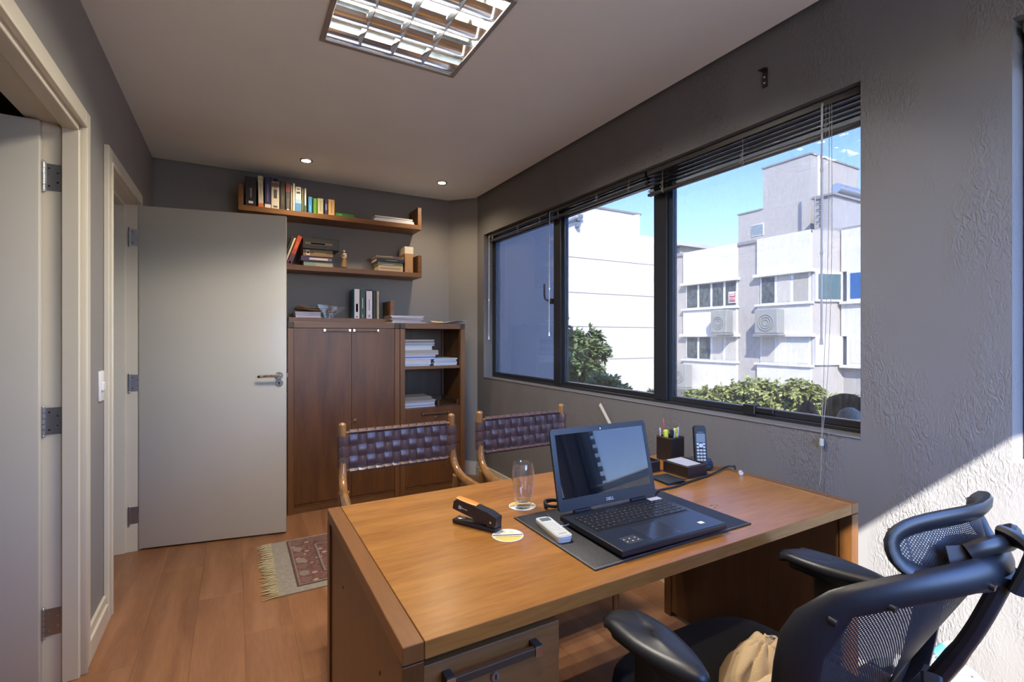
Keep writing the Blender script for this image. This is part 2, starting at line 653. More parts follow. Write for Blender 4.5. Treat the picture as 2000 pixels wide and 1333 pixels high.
for z1, t in ((0.085, 0.02), (0.125, 0.012)):
    n = Vector((-1, -1, 0)).normalized() * t
    q.prism([(CHX, YB), (XR, CHY), (XR + n.x, CHY + n.y), (CHX + n.x, YB + n.y)], 'z', 0 if z1 < 0.1 else 0.085, z1)
struct(q.build('baseboard_corner', M_cream))

# ------------------------------------------------------------------ doors
def hinge(parent, x, y, z, face=-1, sx=1):
    h = B()
    h.box(x, x + sx * 0.055, y - 0.0015, y + 0.0015, z - 0.05, z + 0.05, 0.0005)
    o = h.build('hinge', M_steel, parent)
    k = B()
    for i in range(5):
        za = z - 0.05 + i * 0.0205
        k.cyl((x, y - 0.006, za), (x, y - 0.006, za + 0.019), 0.0062, n=10)
    k.ball((x, y - 0.006, z + 0.054), 0.006, 8).ball((x, y - 0.006, z - 0.054), 0.006, 8)
    k.build('hinge_knuckle', M_steel, o)
    s = B()
    for dx, dz in ((0.016, 0.033), (0.04, 0.018), (0.016, -0.033), (0.04, -0.018)):
        s.cyl((x + sx * dx, y - 0.003, z + dz), (x + sx * dx, y - 0.001, z + dz), 0.0035, n=8)
    s.build('screw', M_chrome, o)
def casing(parent, y0, y1, zt, opens_in):
    cw = 0.066
    for name, ya, yb, za, zb in (('casing', y0 - cw, y0, 0, zt + cw), ('casing', y1, y1 + cw, 0, zt + cw), ('casing_head', y0, y1, zt, zt + cw)):
        q = B()
        q.box(XL, XL + 0.021, ya, yb, za, zb, 0.003)
        q.build(name, M_cream, parent)
    # slim bead along the inner edge of the casing
    for name, ya, yb, za, zb in (('bead', y0 - 0.008, y0 + 0.006, 0, zt), ('bead', y1 - 0.006, y1 + 0.008, 0, zt), ('bead', y0, y1, zt - 0.006, zt + 0.008)):
        q = B(); q.box(XL + 0.004, XL + 0.026, ya, yb, za, zb, 0.004, 2); q.build(name, M_cream, parent)
    # lining of the doorway, rebated where the leaf closes
    xs = (XL - 0.145, XL + 0.005)
    xm0, xm1 = (XL - 0.145, XL - 0.052) if opens_in else (XL - 0.045, XL + 0.005)
    for ya, yb, za, zb, i in ((y0 - 0.004, y0 + 0.012, 0, zt, 0), (y1 - 0.012, y1 + 0.004, 0, zt, 1), (y0 + 0.012, y1 - 0.012, zt - 0.012, zt + 0.004, 2)):
        q = B(); q.box(xs[0], xs[1], ya, yb, za, zb, 0.001); q.build('jamb', M_cream, parent)
        q = B()
        if i == 0:
            q.box(xm0, xm1, yb, yb + 0.014, za, zb, 0.002)
        elif i == 1:
            q.box(xm0, xm1, ya - 0.014, ya, za, zb, 0.002)
        else:
            q.box(xm0, xm1, ya, yb, za - 0.014, za, 0.002)
        q.build('door_stop', M_cream, parent)

d1 = setting('door_1', (XL, (D1[0] + D1[1]) / 2, 0))
casing(d1, D1[0], D1[1], D1[2], False)
q = B(); q.box(-1.425, -0.622, 2.400, 2.435, 0.008, 2.092, 0.003, 2)
q.build('leaf', M_leaf, d1)
for z in (1.895, 0.985, 0.235):
    hinge(d1, -0.618, 2.437, z)
for s in (-1,):
    q = B(); q.cyl((-1.36, 2.400, 1.0), (-1.36, 2.392, 1.0), 0.024, n=20)
    q.tube(bez([(-1.36, 2.398, 1.0), (-1.36, 2.35, 1.0), (-1.33, 2.345, 1.0), (-1.25, 2.345, 1.0)], 6), 0.009, 10)
    q.build('lever_handle', M_chrome, d1)

d2 = setting('door_2', (XL, (D2[0] + D2[1]) / 2, 0))
casing(d2, D2[0], D2[1], D2[2], True)
hA = Vector((-0.508, 3.693, 0)); hB = Vector((0.294, 3.54, 0))
ux = (hB - hA).normalized(); uy = Vector((-ux.y, ux.x, 0))
MD = Matrix(((ux.x, uy.x, 0, hA.x), (ux.y, uy.y, 0, hA.y), (0, 0, 1, 0), (0, 0, 0, 1)))
LEN = (hB - hA).length
q = B(); q.box(0, LEN, 0, 0.035, 0.012, 2.095, 0.003, 2, M=MD)
q.build('leaf', M_leaf, d2)
for z in (1.90, 1.02, 0.22):
    hinge(d2, -0.553, 3.697, z, sx=1)
# lever, rose, keyhole and latch on the free edge
hx = LEN - 0.062
q = B(); q.cyl((hx + 0.02, 0, 1.045), (hx + 0.02, -0.010, 1.045), 0.0255, 0.023, 24)
q.cyl((hx + 0.02, -0.008, 1.045), (hx + 0.02, -0.048, 1.045), 0.010, n=14)
q.tube(bez([(hx + 0.02, -0.048, 1.045), (hx - 0.01, -0.050, 1.046), (hx - 0.05, -0.050, 1.046), (hx - 0.085, -0.046, 1.043), (hx - 0.098, -0.040, 1.042)], 6),
       [(0.010, 0.009)] * 8 + [(0.009, 0.007)] * 17, 10)
q.xf(MD).build('lever_handle', M_chrome, d2)
q = B(); q.cyl((hx + 0.02, 0, 0.995), (hx + 0.02, -0.007, 0.995), 0.0235, 0.021, 24); q.xf(MD)
ke = q.build('keyhole_rose', M_steel, d2)
q = B(); q.cyl((hx + 0.02, -0.0065, 0.998), (hx + 0.02, -0.0085, 0.998), 0.006, n=12); q.box(hx + 0.0175, hx + 0.0225, -0.0085, -0.0065, 0.984, 0.998); q.xf(MD)
q.build('keyhole', M_black, ke)
q = B(); q.box(LEN - 0.001, LEN + 0.0025, 0.006, 0.029, 0.93, 1.15, 0.001); q.box(LEN, LEN + 0.012, 0.010, 0.025, 1.03, 1.06, 0.002); q.xf(MD)
q.build('latch_plate', M_chrome, d2)

# light switch between the doorways
t = thing('light_switch', 'white wall switch plate with rocker beside the far door casing', 'switch', (XL, 2.80, 1.08))
q = B(); q.box(XL, XL + 0.008, 2.745, 2.822, 1.015, 1.148, 0.003, 2); q.build('plate', M_white, t)
q = B(); q.box(XL + 0.008, XL + 0.016, 2.762, 2.806, 1.062, 1.098, 0.002); q.build('rocker', M_white, t)
# socket low on the cut corner
t = thing('wall_socket', 'pale wall socket low on the window wall behind the chairs', 'socket', (XR, 4.05, 0.30))
q = B(); q.box(XR - 0.010, XR, 4.01, 4.09, 0.24, 0.36, 0.003, 2); q.build('plate', M_cream, t)
q = B(); q.box(XR - 0.014, XR - 0.010, 4.03, 4.07, 0.27, 0.33, 0.002); q.build('socket_face', M_white, t)

# ------------------------------------------------------------------ windows
FX0, FX1 = 2.072, 2.122
M_glass = pane_mat('window_glass', (0.405, 0.402, 0.402), 1.0, 0.08)  # tint added to dim the outdoors; dust raised to imitate glare haze
M_glass2 = pane_mat('clear_window_glass', (0.97, 0.98, 0.99), 1.0, 0.0)
M_glass3 = pane_mat('light_tinted_glass', (0.60, 0.60, 0.605), 1.0, 0.04)  # tint added so the view through this window stays dim
M_edge = mat('sash_edge', (0.05, 0.07, 0.10), 0.3, 0.6)
win1 = setting('window_1', (FX0, (W1[0] + W1[1]) / 2, W1[2]))
def bar(parent, name, y0, y1, z0, z1, x0=FX0, x1=FX1, bev=0.003, m=None):
    q = B(); q.box(x0, x1, y0, y1, z0, z1, bev)
    return q.build(name, m or M_alu, parent)
bar(win1, 'frame_bottom', W1[0], W1[1], W1[2], W1[2] + 0.022)
bar(win1, 'frame_top', W1[0], W1[1], W1[3] - 0.04, W1[3])
bar(win1, 'frame_side', W1[1] - 0.03, W1[1], W1[2] + 0.022, W1[3] - 0.04)
bar(win1, 'frame_side', W1[0], W1[0] + 0.03, W1[2] + 0.022, W1[3] - 0.04)
MULL = ((2.900, 3.020), (1.894, 2.018))
for y0, y1 in MULL:
    mu_ = bar(win1, 'mullion', y0 + 0.028, y1, W1[2] + 0.022, W1[3] - 0.04, FX0 - 0.006, FX1)
    bar(mu_, 'sash_stile', y0, y0 + 0.028, W1[2] + 0.022, W1[3] - 0.04, FX0 + 0.012, FX1 - 0.004, 0.002, M_edge)
panes = ((3.020, 4.0), (2.018, 2.900), (0.955, 1.894))
for i, (y0, y1) in enumerate(panes):
    s = bar(win1, 'sash_rail', y0, y1, W1[2] + 0.022, W1[2] + 0.050, FX0 + 0.006, FX1 - 0.006)
    bar(win1, 'sash_rail', y0, y1, W1[3] - 0.070, W1[3] - 0.040, FX0 + 0.006, FX1 - 0.006)
    if i == 0:
        bar(win1, 'sash_stile', y1 - 0.028, y1, W1[2] + 0.05, W1[3] - 0.07, FX0 + 0.006, FX1 - 0.006, 0.002, M_edge)
    g = bar(win1, 'pane', y0, y1, W1[2] + 0.048, W1[3] - 0.068, FX0 + 0.024, FX0 + 0.028, 0.0, M_glass)
# casement handle on the far sash, sliding latch on the near one
q = B(); q.box(FX0 - 0.020, FX0 + 0.006, 3.026, 3.052, 1.545, 1.585, 0.003)
q.tube(bez([(FX0 - 0.016, 3.040, 1.562), (FX0 - 0.026, 3.075, 1.575), (FX0 - 0.028, 3.105, 1.60), (FX0 - 0.028, 3.108, 1.70)], 5), (0.0075), 8)
q.build('casement_handle', M_black, win1)
q = B(); q.box(FX0 - 0.012, FX0 + 0.012, 1.395, 1.455, W1[2] + 0.018, W1[2] + 0.062, 0.003); q.box(FX0 - 0.006, FX0 + 0.02, 1.31, 1.40, W1[2] + 0.03, W1[2] + 0.052, 0.003)
q.build('sliding_latch', M_black, win1)
# painted sill inside
q = B(); q.box(XR - 0.004, FX0, W1[0], W1[1], W1[2] - 0.001, W1[2] + 0.006, 0.002)
struct(q.build('window_sill', M_wall_r))

win2 = setting('window_2', (FX0, 0, W2[2]))
bar(win2, 'frame_bottom', W2[0], W2[1], W2[2], W2[2] + 0.05)
bar(win2, 'frame_top', W2[0], W2[1], W2[3] - 0.05, W2[3])
bar(win2, 'frame_side', W2[1] - 0.03, W2[1], W2[2] + 0.05, W2[3] - 0.05)
bar(win2, 'frame_side', W2[0], W2[0] + 0.03, W2[2] + 0.05, W2[3] - 0.05)
bar(win2, 'pane', W2[0] + 0.03, W2[1] - 0.03, W2[2] + 0.05, W2[3] - 0.05, FX0 + 0.024, FX0 + 0.028, 0.0, M_glass3)

win3 = setting('window_3', ((WF[0] + WF[1]) / 2, YF, WF[2]))
def bar3(name, x0, x1, z0, z1, y0=YF - 0.10, y1=YF - 0.06, m=None):
    q = B(); q.box(x0, x1, y0, y1, z0, z1, 0.002); q.build(name, m or M_alu, win3)
bar3('frame_bottom', WF[0], WF[1], WF[2], WF[2] + 0.04)
bar3('frame_top', WF[0], WF[1], WF[3] - 0.03, WF[3])
bar3('frame_side', WF[0], WF[0] + 0.03, WF[2] + 0.04, WF[3] - 0.03)
bar3('frame_side', WF[1] - 0.03, WF[1], WF[2] + 0.04, WF[3] - 0.03)
bar3('pane', WF[0] + 0.03, WF[1] - 0.03, WF[2] + 0.04, WF[3] - 0.03, YF - 0.082, YF - 0.078, M_glass2)

# ------------------------------------------------------------------ venetian blinds, drawn up under the lintel
M_slat = mat('dark_blind_slat', (0.028, 0.031, 0.034), 0.13, 0.0, spec=1.0)
M_rail = mat('blind_rail', (0.045, 0.043, 0.043), 0.4)
M_cord = mat('blind_cord', (0.30, 0.28, 0.26), 0.7)
M_wand = mat('clear_wand', (0.55, 0.58, 0.62), 0.15, 0.3)
def blind(y0, y1, zt, zb, nspaced, label, cords, wand=None, pull=None, bx=2.028, tilt=0.0):
    t = thing('venetian_blind', label, 'blind', (bx, (y0 + y1) / 2, zt), group='venetian blinds drawn up in the window openings')
    q = B(); q.box(bx - 0.016, bx + 0.016, y0 + 0.004, y1 - 0.004, zt - 0.028, zt, 0.002)
    q.build('head_rail', M_rail, t)
    L = y1 - y0 - 0.012
    # one slat, slightly arched across
    me = None
    zs = [zt - 0.036 - i * 0.0215 for i in range(nspaced)]
    z = zs[-1] - 0.012
    while z > zb + 0.020:
        zs.append(z); z -= 0.0036
    for i, z in enumerate(zs):
        if me is None:
            q = B(); q.sheet(lambda u, v: (-0.0125 + 0.025 * u, -L / 2 + L * v, 0.002 - 0.008 * (u - .5) ** 2 * 4 * .25), 4, 1, 0.0005)
            o = q.build('slat', M_slat, t, world=False); me = o.data
        else:
            o = link('slat', me, t)
        o.location = (0, random.uniform(-.003, .003) if i >= nspaced else 0, z - zt)
        o.rotation_euler = (0, R(14) if i < nspaced else R(3), 0)
    q = B(); q.box(bx - 0.0135, bx + 0.0135, y0 + 0.005, y1 - 0.005, zb, zb + 0.016, 0.004, 2)
    q.build('bottom_rail', M_rail, t)
    for cy in cords:
        q = B()
        q.tube([(bx - 0.0155, cy, zt - 0.028), (bx - 0.0155, cy, zb + 0.004), (bx + 0.0155, cy, zb + 0.004), (bx + 0.0155, cy, zt - 0.028)], 0.0009, 5)
        for k in range(7):
            zz = zb + 0.006 + random.uniform(0, 0.055)
            q.tube(bez([(bx - 0.015, cy + random.uniform(-.008, .008), zz), (bx - 0.022 - random.uniform(0, .006), cy + random.uniform(-.012, .012), zz - 0.012), (bx - 0.016, cy + random.uniform(-.008, .008), zz - 0.02)], 4), 0.0011, 5)
        q.build('ladder_cord', M_cord, t)
    if wand:
        wy, wz0 = wand
        q = B(); q.tube([(bx - 0.020, wy, zt - 0.03), (bx - 0.024, wy, wz0 + 0.03)], 0.0038, 6)
        q.cyl((bx - 0.024, wy, wz0 + 0.03), (bx - 0.024, wy, wz0), 0.0045, 0.0075, 8)
        for f in (0.28, 0.62):
            q.cyl((bx - 0.022, wy, zt - (zt - wz0) * f), (bx - 0.022, wy, zt - (zt - wz0) * f - 0.012), 0.0062, n=8)
        q.cyl((bx - 0.016, wy, zt - 0.014), (bx - 0.022, wy, zt - 0.034), 0.004, n=6)
        q.build('tilt_wand', M_wand, t)
    if pull:
        py, pz, zx = pull
        q = B()
        q.tube(bez([(bx - 0.018, py, zt - 0.03), (bx - 0.030, py, 1.6), (zx, py + 0.004, pz + 0.2), (zx, py + 0.01, pz)], 8), 0.0011, 5)
        q.tube(bez([(bx - 0.018, py - 0.008, zt - 0.03), (bx - 0.030, py - 0.014, 1.6), (zx, py - 0.012, pz + 0.25), (zx, py + 0.01, pz)], 8), 0.0011, 5)
        q.tube(bez([(zx, py + 0.01, pz), (zx, py + 0.012, pz - 0.12), (zx - 0.002, py + 0.018, pz - 0.18)], 5), 0.0010, 5)
        q.build('pull_cord', M_cord, t)
        q = B(); q.cyl((zx, py + 0.01, pz + 0.010), (zx, py + 0.01, pz - 0.016), 0.0072, 0.0078, 10)
        q.build('cord_weight', mat('cord_weight', (0.45, 0.47, 0.42), 0.3), t)
    return t
blind(0.935, 2.02, 2.232, 2.086, 4, 'longest dark venetian blind drawn up over the near window pane with four slats apart', (1.06, 1.42, 1.90), (1.072, 1.268), (1.045, 0.895, XR - 0.012))
blind(2.03, 3.005, 2.232, 2.158, 1, 'middle dark venetian blind drawn up over the pane with the white wall behind', (2.16, 2.45, 2.88), (2.985, 1.305), None)
blind(3.015, 4.02, 2.232, 2.160, 1, 'far dark venetian blind drawn up over the pane next to the cut corner', (3.12, 3.45, 3.9), (3.965, 1.275), None)
blind(-0.49, 0.515, 2.222, 2.10, 2, 'dark venetian blind at the right picture edge in the second window', (0.40, 0.0, -0.4))

# small black bracket on the window wall
t = thing('wall_bracket', 'small black metal bracket screwed high on the window wall', 'bracket', (XR, 1.293, 2.41))
q = B(); q.box(XR - 0.004, XR, 1.281, 1.305, 2.372, 2.452, 0.001); q.prism([(XR - 0.004, 2.452), (XR - 0.034, 2.444), (XR - 0.034, 2.440), (XR - 0.004, 2.444)], 'y', 1.281, 1.305)
q.build('bracket_plate', M_black, t)
for z in (2.39, 2.415):
    q = B(); q.cyl((XR - 0.004, 1.293, z), (XR - 0.007, 1.293, z), 0.004, n=10); q.build('screw', M_chrome, t)

# ------------------------------------------------------------------ lamps
M_mirror = mat('mirror_aluminium', (0.70, 0.74, 0.80), 0.15, 1.0)
M_rim = mat('lamp_rim', (0.40, 0.37, 0.34), 0.35, 0.5)
cxl, cyl_ = (LX0 + LX1) / 2, (LY0 + LY1) / 2
lamp = thing('ceiling_lamp', 'square recessed fluorescent ceiling lamp with mirrored louvre cells', 'lamp', (cxl, cyl_, ZC))
q = B()
q.box(LX0 + 0.004, LX1 - 0.004, LY0 + 0.004, LY1 - 0.004, ZC + 0.098, ZC + 0.102)
for x0, x1, y0, y1 in ((LX0 + .002, LX0 + .006, LY0, LY1), (LX1 - .006, LX1 - .002, LY0, LY1), (LX0, LX1, LY0 + .002, LY0 + .006), (LX0, LX1, LY1 - .006, LY1 - .002)):
    q.box(x0, x1, y0, y1, ZC + 0.0, ZC + 0.1)
q.build('housing', M_mirror, lamp)
q = B()
for x0, x1, y0, y1 in ((LX0 - .012, LX0 + .010, LY0 - .012, LY1 + .012), (LX1 - .010, LX1 + .012, LY0 - .012, LY1 + .012), (LX0 + .01, LX1 - .01, LY0 - .012, LY0 + .010), (LX0 + .01, LX1 - .01, LY1 - .010, LY1 + .012)):
    q.box(x0, x1, y0, y1, ZC - 0.006, ZC + 0.001, 0.002)
q.build('rim', M_rim, lamp)
NROW, NCELL = 4, 4
pit = (LY1 - LY0 - 0.02) / NROW
M_tube = emit('fluorescent_tube', (1.0, 0.90, 0.66), 9.0)
def fin_profile(yc, half):
    # wedge, narrow below, flaring upward in a parabola on both sides
    pts = []
    for k in range(7):
        f = k / 6
        pts.append((yc + 0.003 + half * f ** 1.9, ZC + 0.004 + 0.036 * f))
    for k in range(6, -1, -1):
        f = k / 6
        pts.append((yc - 0.003 - half * f ** 1.9, ZC + 0.004 + 0.036 * f))
    return pts
for r_ in range(NROW + 1):
    yc = LY0 + 0.01 + pit * r_
    q = B(); q.prism(fin_profile(yc, 0.040 if 0 < r_ < NROW else 0.022), 'x', LX0 + 0.006, LX1 - 0.006)
    q.build('reflector', M_mirror, lamp, angle=20)
cw_ = (LX1 - LX0 - 0.02) / NCELL
for r_ in range(NROW):
    ya = LY0 + 0.01 + pit * r_; yb = ya + pit
    for c_ in range(1, NCELL):
        xc = LX0 + 0.01 + cw_ * c_
        q = B()
        q.prism([(xc - 0.0015, ZC + 0.006), (xc + 0.0015, ZC + 0.006), (xc + 0.012, ZC + 0.034), (xc - 0.012, ZC + 0.034)], 'y', ya + 0.004, yb - 0.004)
        q.build('louvre_blade', M_mirror, lamp)
    q = B(); ym = (ya + yb) / 2
    q.cyl((LX0 + 0.02, ym, ZC + 0.054), (LX1 - 0.02, ym, ZC + 0.054), 0.0115, n=12)
    q.build('tube', M_tube if r_ < 3 else M_white, lamp)
    if r_ == 3:
        continue                    # the row farthest from the camera is out
    al = bpy.data.lights.new('tube_light', 'AREA')
    al.shape = 'RECTANGLE'; al.size = 0.54; al.size_y = 0.02
    al.energy = 11.5; al.color = (1.0, 0.92, 0.78)
    ao = bpy.data.objects.new('tube_light', al); COL.objects.link(ao); ao.parent = lamp
    ao.location = (0, ym - cyl_, 0.042)
M_halo = emit('halogen', (1.0, 0.78, 0.42), 14.0)
def downlight(x_, y_, lab, watts):
    t = thing('downlight', lab, 'downlight', (x_, y_, ZC), group='recessed downlights in the ceiling')
    q = B(); q.lathe([(0.032, 0.004), (0.033, -0.004), (0.044, -0.005), (0.046, 0.0)], (x_, y_, ZC), 28, cap=False); q.build('ring', M_chrome, t)
    q = B(); q.lathe([(0.0001, -0.0005), (0.031, -0.0015), (0.032, 0.003)], (x_, y_, ZC), 24, cap=False); q.build('bulb_face', M_halo, t)
    sp = bpy.data.lights.new('downlight_beam', 'SPOT'); sp.energy = watts; sp.spot_size = R(150); sp.spot_blend = 1.0; sp.color = (1.0, 0.80, 0.56); sp.shadow_soft_size = 0.03
    so_ = bpy.data.objects.new('downlight_beam', sp); COL.objects.link(so_); so_.parent = t; so_.location = (0, 0, -0.035)
downlight(0.457, 3.885, 'small round recessed downlight glowing above the left end of the top shelf', 17)
downlight(1.518, 3.88, 'small round recessed downlight glowing near the cut corner', 17)
# the same fittings go on over the near half of the room (they show as specks mirrored in the window glass)
downlight(0.10, 0.55, 'recessed downlight over the near left part of the room', 18)
downlight(0.75, 0.55, 'recessed downlight over the middle near part of the room', 6)
downlight(1.45, 0.55, 'recessed downlight over the office chair', 2)
downlight(0.10, -0.10, 'recessed downlight above and behind the camera at the left', 14)

# ------------------------------------------------------------------ cabinets
M_cab = wood('walnut_veneer', (0.080, 0.029, 0.006), (0.145, 0.057, 0.011), 'z', 1.0, 0.42)
M_cabh = wood('walnut_rail', (0.105, 0.043, 0.011), (0.17, 0.074, 0.020), 'x', 1.0, 0.42)
M_post = wood('walnut_post', (0.115, 0.047, 0.012), (0.185, 0.080, 0.022), 'z', 1.2, 0.42)
M_endg = mat('end_grain', (0.045, 0.028, 0.016), 0.5)
M_inner = wood('walnut_inner', (0.05, 0.026, 0.013), (0.085, 0.045, 0.024), 'z', 1.0, 0.45)
def bar_handle(parent, x0, x1, y, z, mwood, s=1.0, ax='x'):
    # wooden bar held between two square chrome clips, standing off the front
    h = B(); h.box(x0 + 0.013 * s, x1 - 0.013 * s, y - 0.021 * s, y - 0.012 * s, z - 0.006 * s, z + 0.006 * s, 0.001)
    o = h.build('handle', mwood, parent)
    for xx in (x0, x1 - 0.014 * s):
        h = B(); h.box(xx, xx + 0.014 * s, y - 0.021 * s, y, z - 0.0085 * s, z + 0.0085 * s, 0.001)
        h.build('handle_stand', M_black, o)
        h = B(); h.box(xx, xx + 0.014 * s, y - 0.0235 * s, y - 0.0212 * s, z - 0.0085 * s, z + 0.0085 * s, 0.0006)
        h.build('handle_clip', M_chrome, o, label='square chrome clip')
CF, CB = 3.89, 4.368
def carcass(t, x0, x1, H, posts=0.040):
    # four square posts with a rail joint under the top, side panels, back, bottom and top board
    for xx in (x0, x1 - posts):
        for yy in (CF, CB - posts):
            q = B(); q.box(xx, xx + posts, yy, yy + posts, 0, H - 0.048, 0.0012); q.build('post', M_post, t)
            q = B(); q.box(xx, xx + posts, yy, yy + posts, H - 0.045, H, 0.0012); q.build('post_cap', M_endg, t)
    for xx in (x0 + 0.006, x1 - 0.024):
        q = B(); q.box(xx, xx + 0.018, CF + posts, CB - posts, 0.06, H - 0.045); q.build('side_panel', M_cab, t)
    for xx in (x0 + 0.002, x1 - posts + 0.002):
        q = B(); q.box(xx, xx + posts - 0.004, CF + posts, CB - posts, H - 0.045, H, 0.001); q.build('side_rail', M_cabh, t)
    q = B(); q.box(x0 + posts, x1 - posts, CB - 0.02, CB - 0.012, 0.05, H - 0.045); q.build('back_panel', M_inner, t)
    q = B(); q.box(x0 + posts + 0.0008, x1 - posts - 0.0008, CF + 0.001, CB - 0.002, H - 0.045, H - 0.0005, 0.0012); q.build('top', M_cabh, t)
    q = B(); q.box(x0 + posts, x1 - posts, CF + 0.012, CB - 0.02, 0.045, 0.065); q.build('bottom', M_cab, t)
    q = B(); q.box(x0 + posts, x1 - posts, CF + 0.014, CF + 0.030, 0.0, 0.044, 0.001); q.build('plinth', M_cabh, t)
HC = 1.410
cab1 = thing('cabinet', 'tall walnut cabinet with two plain doors behind the open door', 'cabinet', (0.745, 4.13, 0))
X0, X1 = 0.333, 1.160
carcass(cab1, X0, X1, HC)
xm = 0.783
for dx0, dx1, side in ((X0 + 0.041, xm - 0.001, 0), (xm + 0.001, X1 - 0.041, 1)):
    q = B(); q.box(dx0, dx1, CF + 0.006, CF + 0.026, 0.066, HC - 0.047, 0.001)
    dr = q.build('door', M_cab, cab1)
    if side == 0:
        bar_handle(dr, dx1 - 0.205, dx1 - 0.008, CF + 0.006, HC - 0.062, M_cabh)
    else:
        bar_handle(dr, dx0 + 0.008, dx0 + 0.205, CF + 0.006, HC - 0.062, M_cabh)
        q = B(); q.cyl((dx0 + 0.022, CF + 0.006, 0.66), (dx0 + 0.022, CF - 0.002, 0.66), 0.009, n=14); q.build('lock', M_chrome, dr)
        q = B(); q.box(dx0 + 0.012, dx0 + 0.032, CF - 0.022, CF - 0.019, 0.652, 0.668, 0.001); q.cyl((dx0 + 0.022, CF - 0.002, 0.66), (dx0 + 0.022, CF - 0.02, 0.66), 0.002, n=6)
        q.tube(bez([(dx0 + 0.020, CF - 0.0205, 0.66), (dx0, CF - 0.022, 0.652), (dx0 - 0.025, CF - 0.02, 0.640)], 5), 0.0013, 5)
        q.build('key', M_chrome, dr)

cab2 = thing('bookcase', 'narrow walnut bookcase with open shelves over drawers by the cut corner', 'bookcase', (1.448, 4.13, 0))
X0b, X1b = 1.164, 1.734
carcass(cab2, X0b, X1b, HC)
SH1, SH2 = 1.052, 0.706
q = B(); q.box(X0b + 0.026, X1b - 0.026, CF + 0.012, CB - 0.022, SH1 - 0.022, SH1, 0.001); q.build('shelf', M_cabh, cab2)
q = B(); q.box(X0b + 0.026, X1b - 0.026, CF + 0.028, CB - 0.022, SH2 - 0.022, SH2, 0.001); q.build('shelf', M_cabh, cab2)
for z0, z1 in ((0.395, SH2 - 0.001), (0.066, 0.391)):
    q = B(); q.box(X0b + 0.041, X1b - 0.041, CF + 0.006, CF + 0.026, z0, z1, 0.001)
    dr = q.build('drawer', M_cab, cab2)
    bar_handle(dr, X0b + 0.18, X0b + 0.42, CF + 0.006, z1 - 0.045, M_cabh)
    q = B(); q.cyl((X0b + 0.30, CF + 0.006, z1 - 0.075), (X0b + 0.30, CF - 0.004, z1 - 0.075), 0.009, n=14); q.build('lock', M_chrome, dr)
# document tray let into the lower compartment
t = thing('document_tray', 'shallow walnut document tray in the lower bookcase compartment', 'tray', (1.55, 4.1, SH2 + 0.0008))
q = B(); q.box(1.50, 1.690, 3.93, 4.30, SH2 + 0.0008, SH2 + 0.008, 0.001); q.build('tray_base', M_inner, t)
for x0, x1, y0, y1 in ((1.676, 1.690, 3.93, 4.30), (1.514, 1.676, 4.286, 4.30), (1.50, 1.514, 3.93, 4.286)):
    q = B(); q.box(x0, x1, y0, y1, SH2 + 0.008, SH2 + 0.052, 0.001); q.build('tray_side', M_inner, t)

# ------------------------------------------------------------------ wall shelves
M_shelf = wood('shelf_wood', (0.105, 0.040, 0.008), (0.18, 0.074, 0.016), 'x', 1.0, 0.42)
SF = 4.14
def wall_shelf(label, x0, x1, z, left_end, right_end):
    t = thing('wall_shelf', label, 'shelf', ((x0 + x1) / 2, SF, z), group='walnut wall shelves with upright ends')
    q = B(); q.box(x0, x1, SF, YB, z, z + 0.040, 0.0015); q.build('board', M_shelf, t)
    if right_end:
        q = B(); q.box(x1 - 0.034, x1, SF + 0.001, YB, z + 0.0405, z + 0.195, 0.0015); q.build('upright', M_shelf, t)
    if left_end:
        q = B(); q.box(x0, x0 + 0.034, SF + 0.001, YB, z + 0.0405, z + 0.195, 0.0015); q.build('upright', M_shelf, t)
    return t
Z1, Z2, Z3 = 2.24, 1.82, HC + 0.0005
wall_shelf('highest wooden wall shelf carrying the row of upright books', 0.02, 1.430, Z1, True, True)
wall_shelf('middle wooden wall shelf with the figurine on it', 0.02, 1.432, Z2, True, True)
wall_shelf('lowest wooden shelf board lying on the two-door cabinet', 0.36, 1.186, Z3, False, True)

# ------------------------------------------------------------------ books and papers
M_page = mat('book_pages', (0.62, 0.56, 0.44), 0.8, noise=0.12, nscale=60, stretch=(1, 1, 8))
def bcol(name, c, rough=0.45):
    return mat('cover_' + name, c, rough)
M_ink_w = mat('pale_lettering', (0.62, 0.60, 0.55), 0.6)
M_ink_d = mat('dark_lettering', (0.06, 0.05, 0.06), 0.6)
M_ink_g = mat('gold_lettering', (0.45, 0.35, 0.12), 0.5)
def upright_book(px0, px1, ytop, zs, cname, col, label, yf=4.165, depth=0.16, lean=0.0, bands=(), ink=None, height=None):
    # cover boards, spine and page block; lean tips the top to the right (+) or left (-)
    x0 = on_y(px0, HY, yf).x; x1 = on_y(px1, HY, yf).x
    h = height or (on_y((px0 + px1) / 2, ytop, yf).z - zs)
    wd = max(x1 - x0 - 0.0006, 0.006)
    t = thing('book', label, 'book', ((x0 + x1) / 2, yf + depth / 2, zs), group='books on the wall shelves')
    if lean:
        t.rotation_euler = (0, lean, 0)
    m = bcol(cname, col)
    hw = wd / 2; c = min(0.0022, wd / 5)
    q = B()
    q.box(-hw, -hw + c, -depth / 2, depth / 2, 0, h, 0.0003)
    q.box(hw - c, hw, -depth / 2, depth / 2, 0, h, 0.0003)
    q.box(-hw, hw, -depth / 2, -depth / 2 + c, 0, h, 0.0003)
    q.build('cover', m, t, world=False)
    q = B(); q.box(-hw + c, hw - c, -depth / 2 + c, depth / 2 - 0.004, 0.003, h - 0.004); q.build('page_block', M_page, t, world=False)
    for z0, z1, bm_, xin in bands:
        q = B(); q.box(-hw + wd * xin, hw - wd * xin, -depth / 2 - 0.0005, -depth / 2 + 0.0002, h * z0, h * z1)
        q.build('spine_mark', bm_, t, world=False)
    return t
zb1 = Z1 + 0.0405
mk = lambda n, c: mat('mark_' + n, c, 0.5)
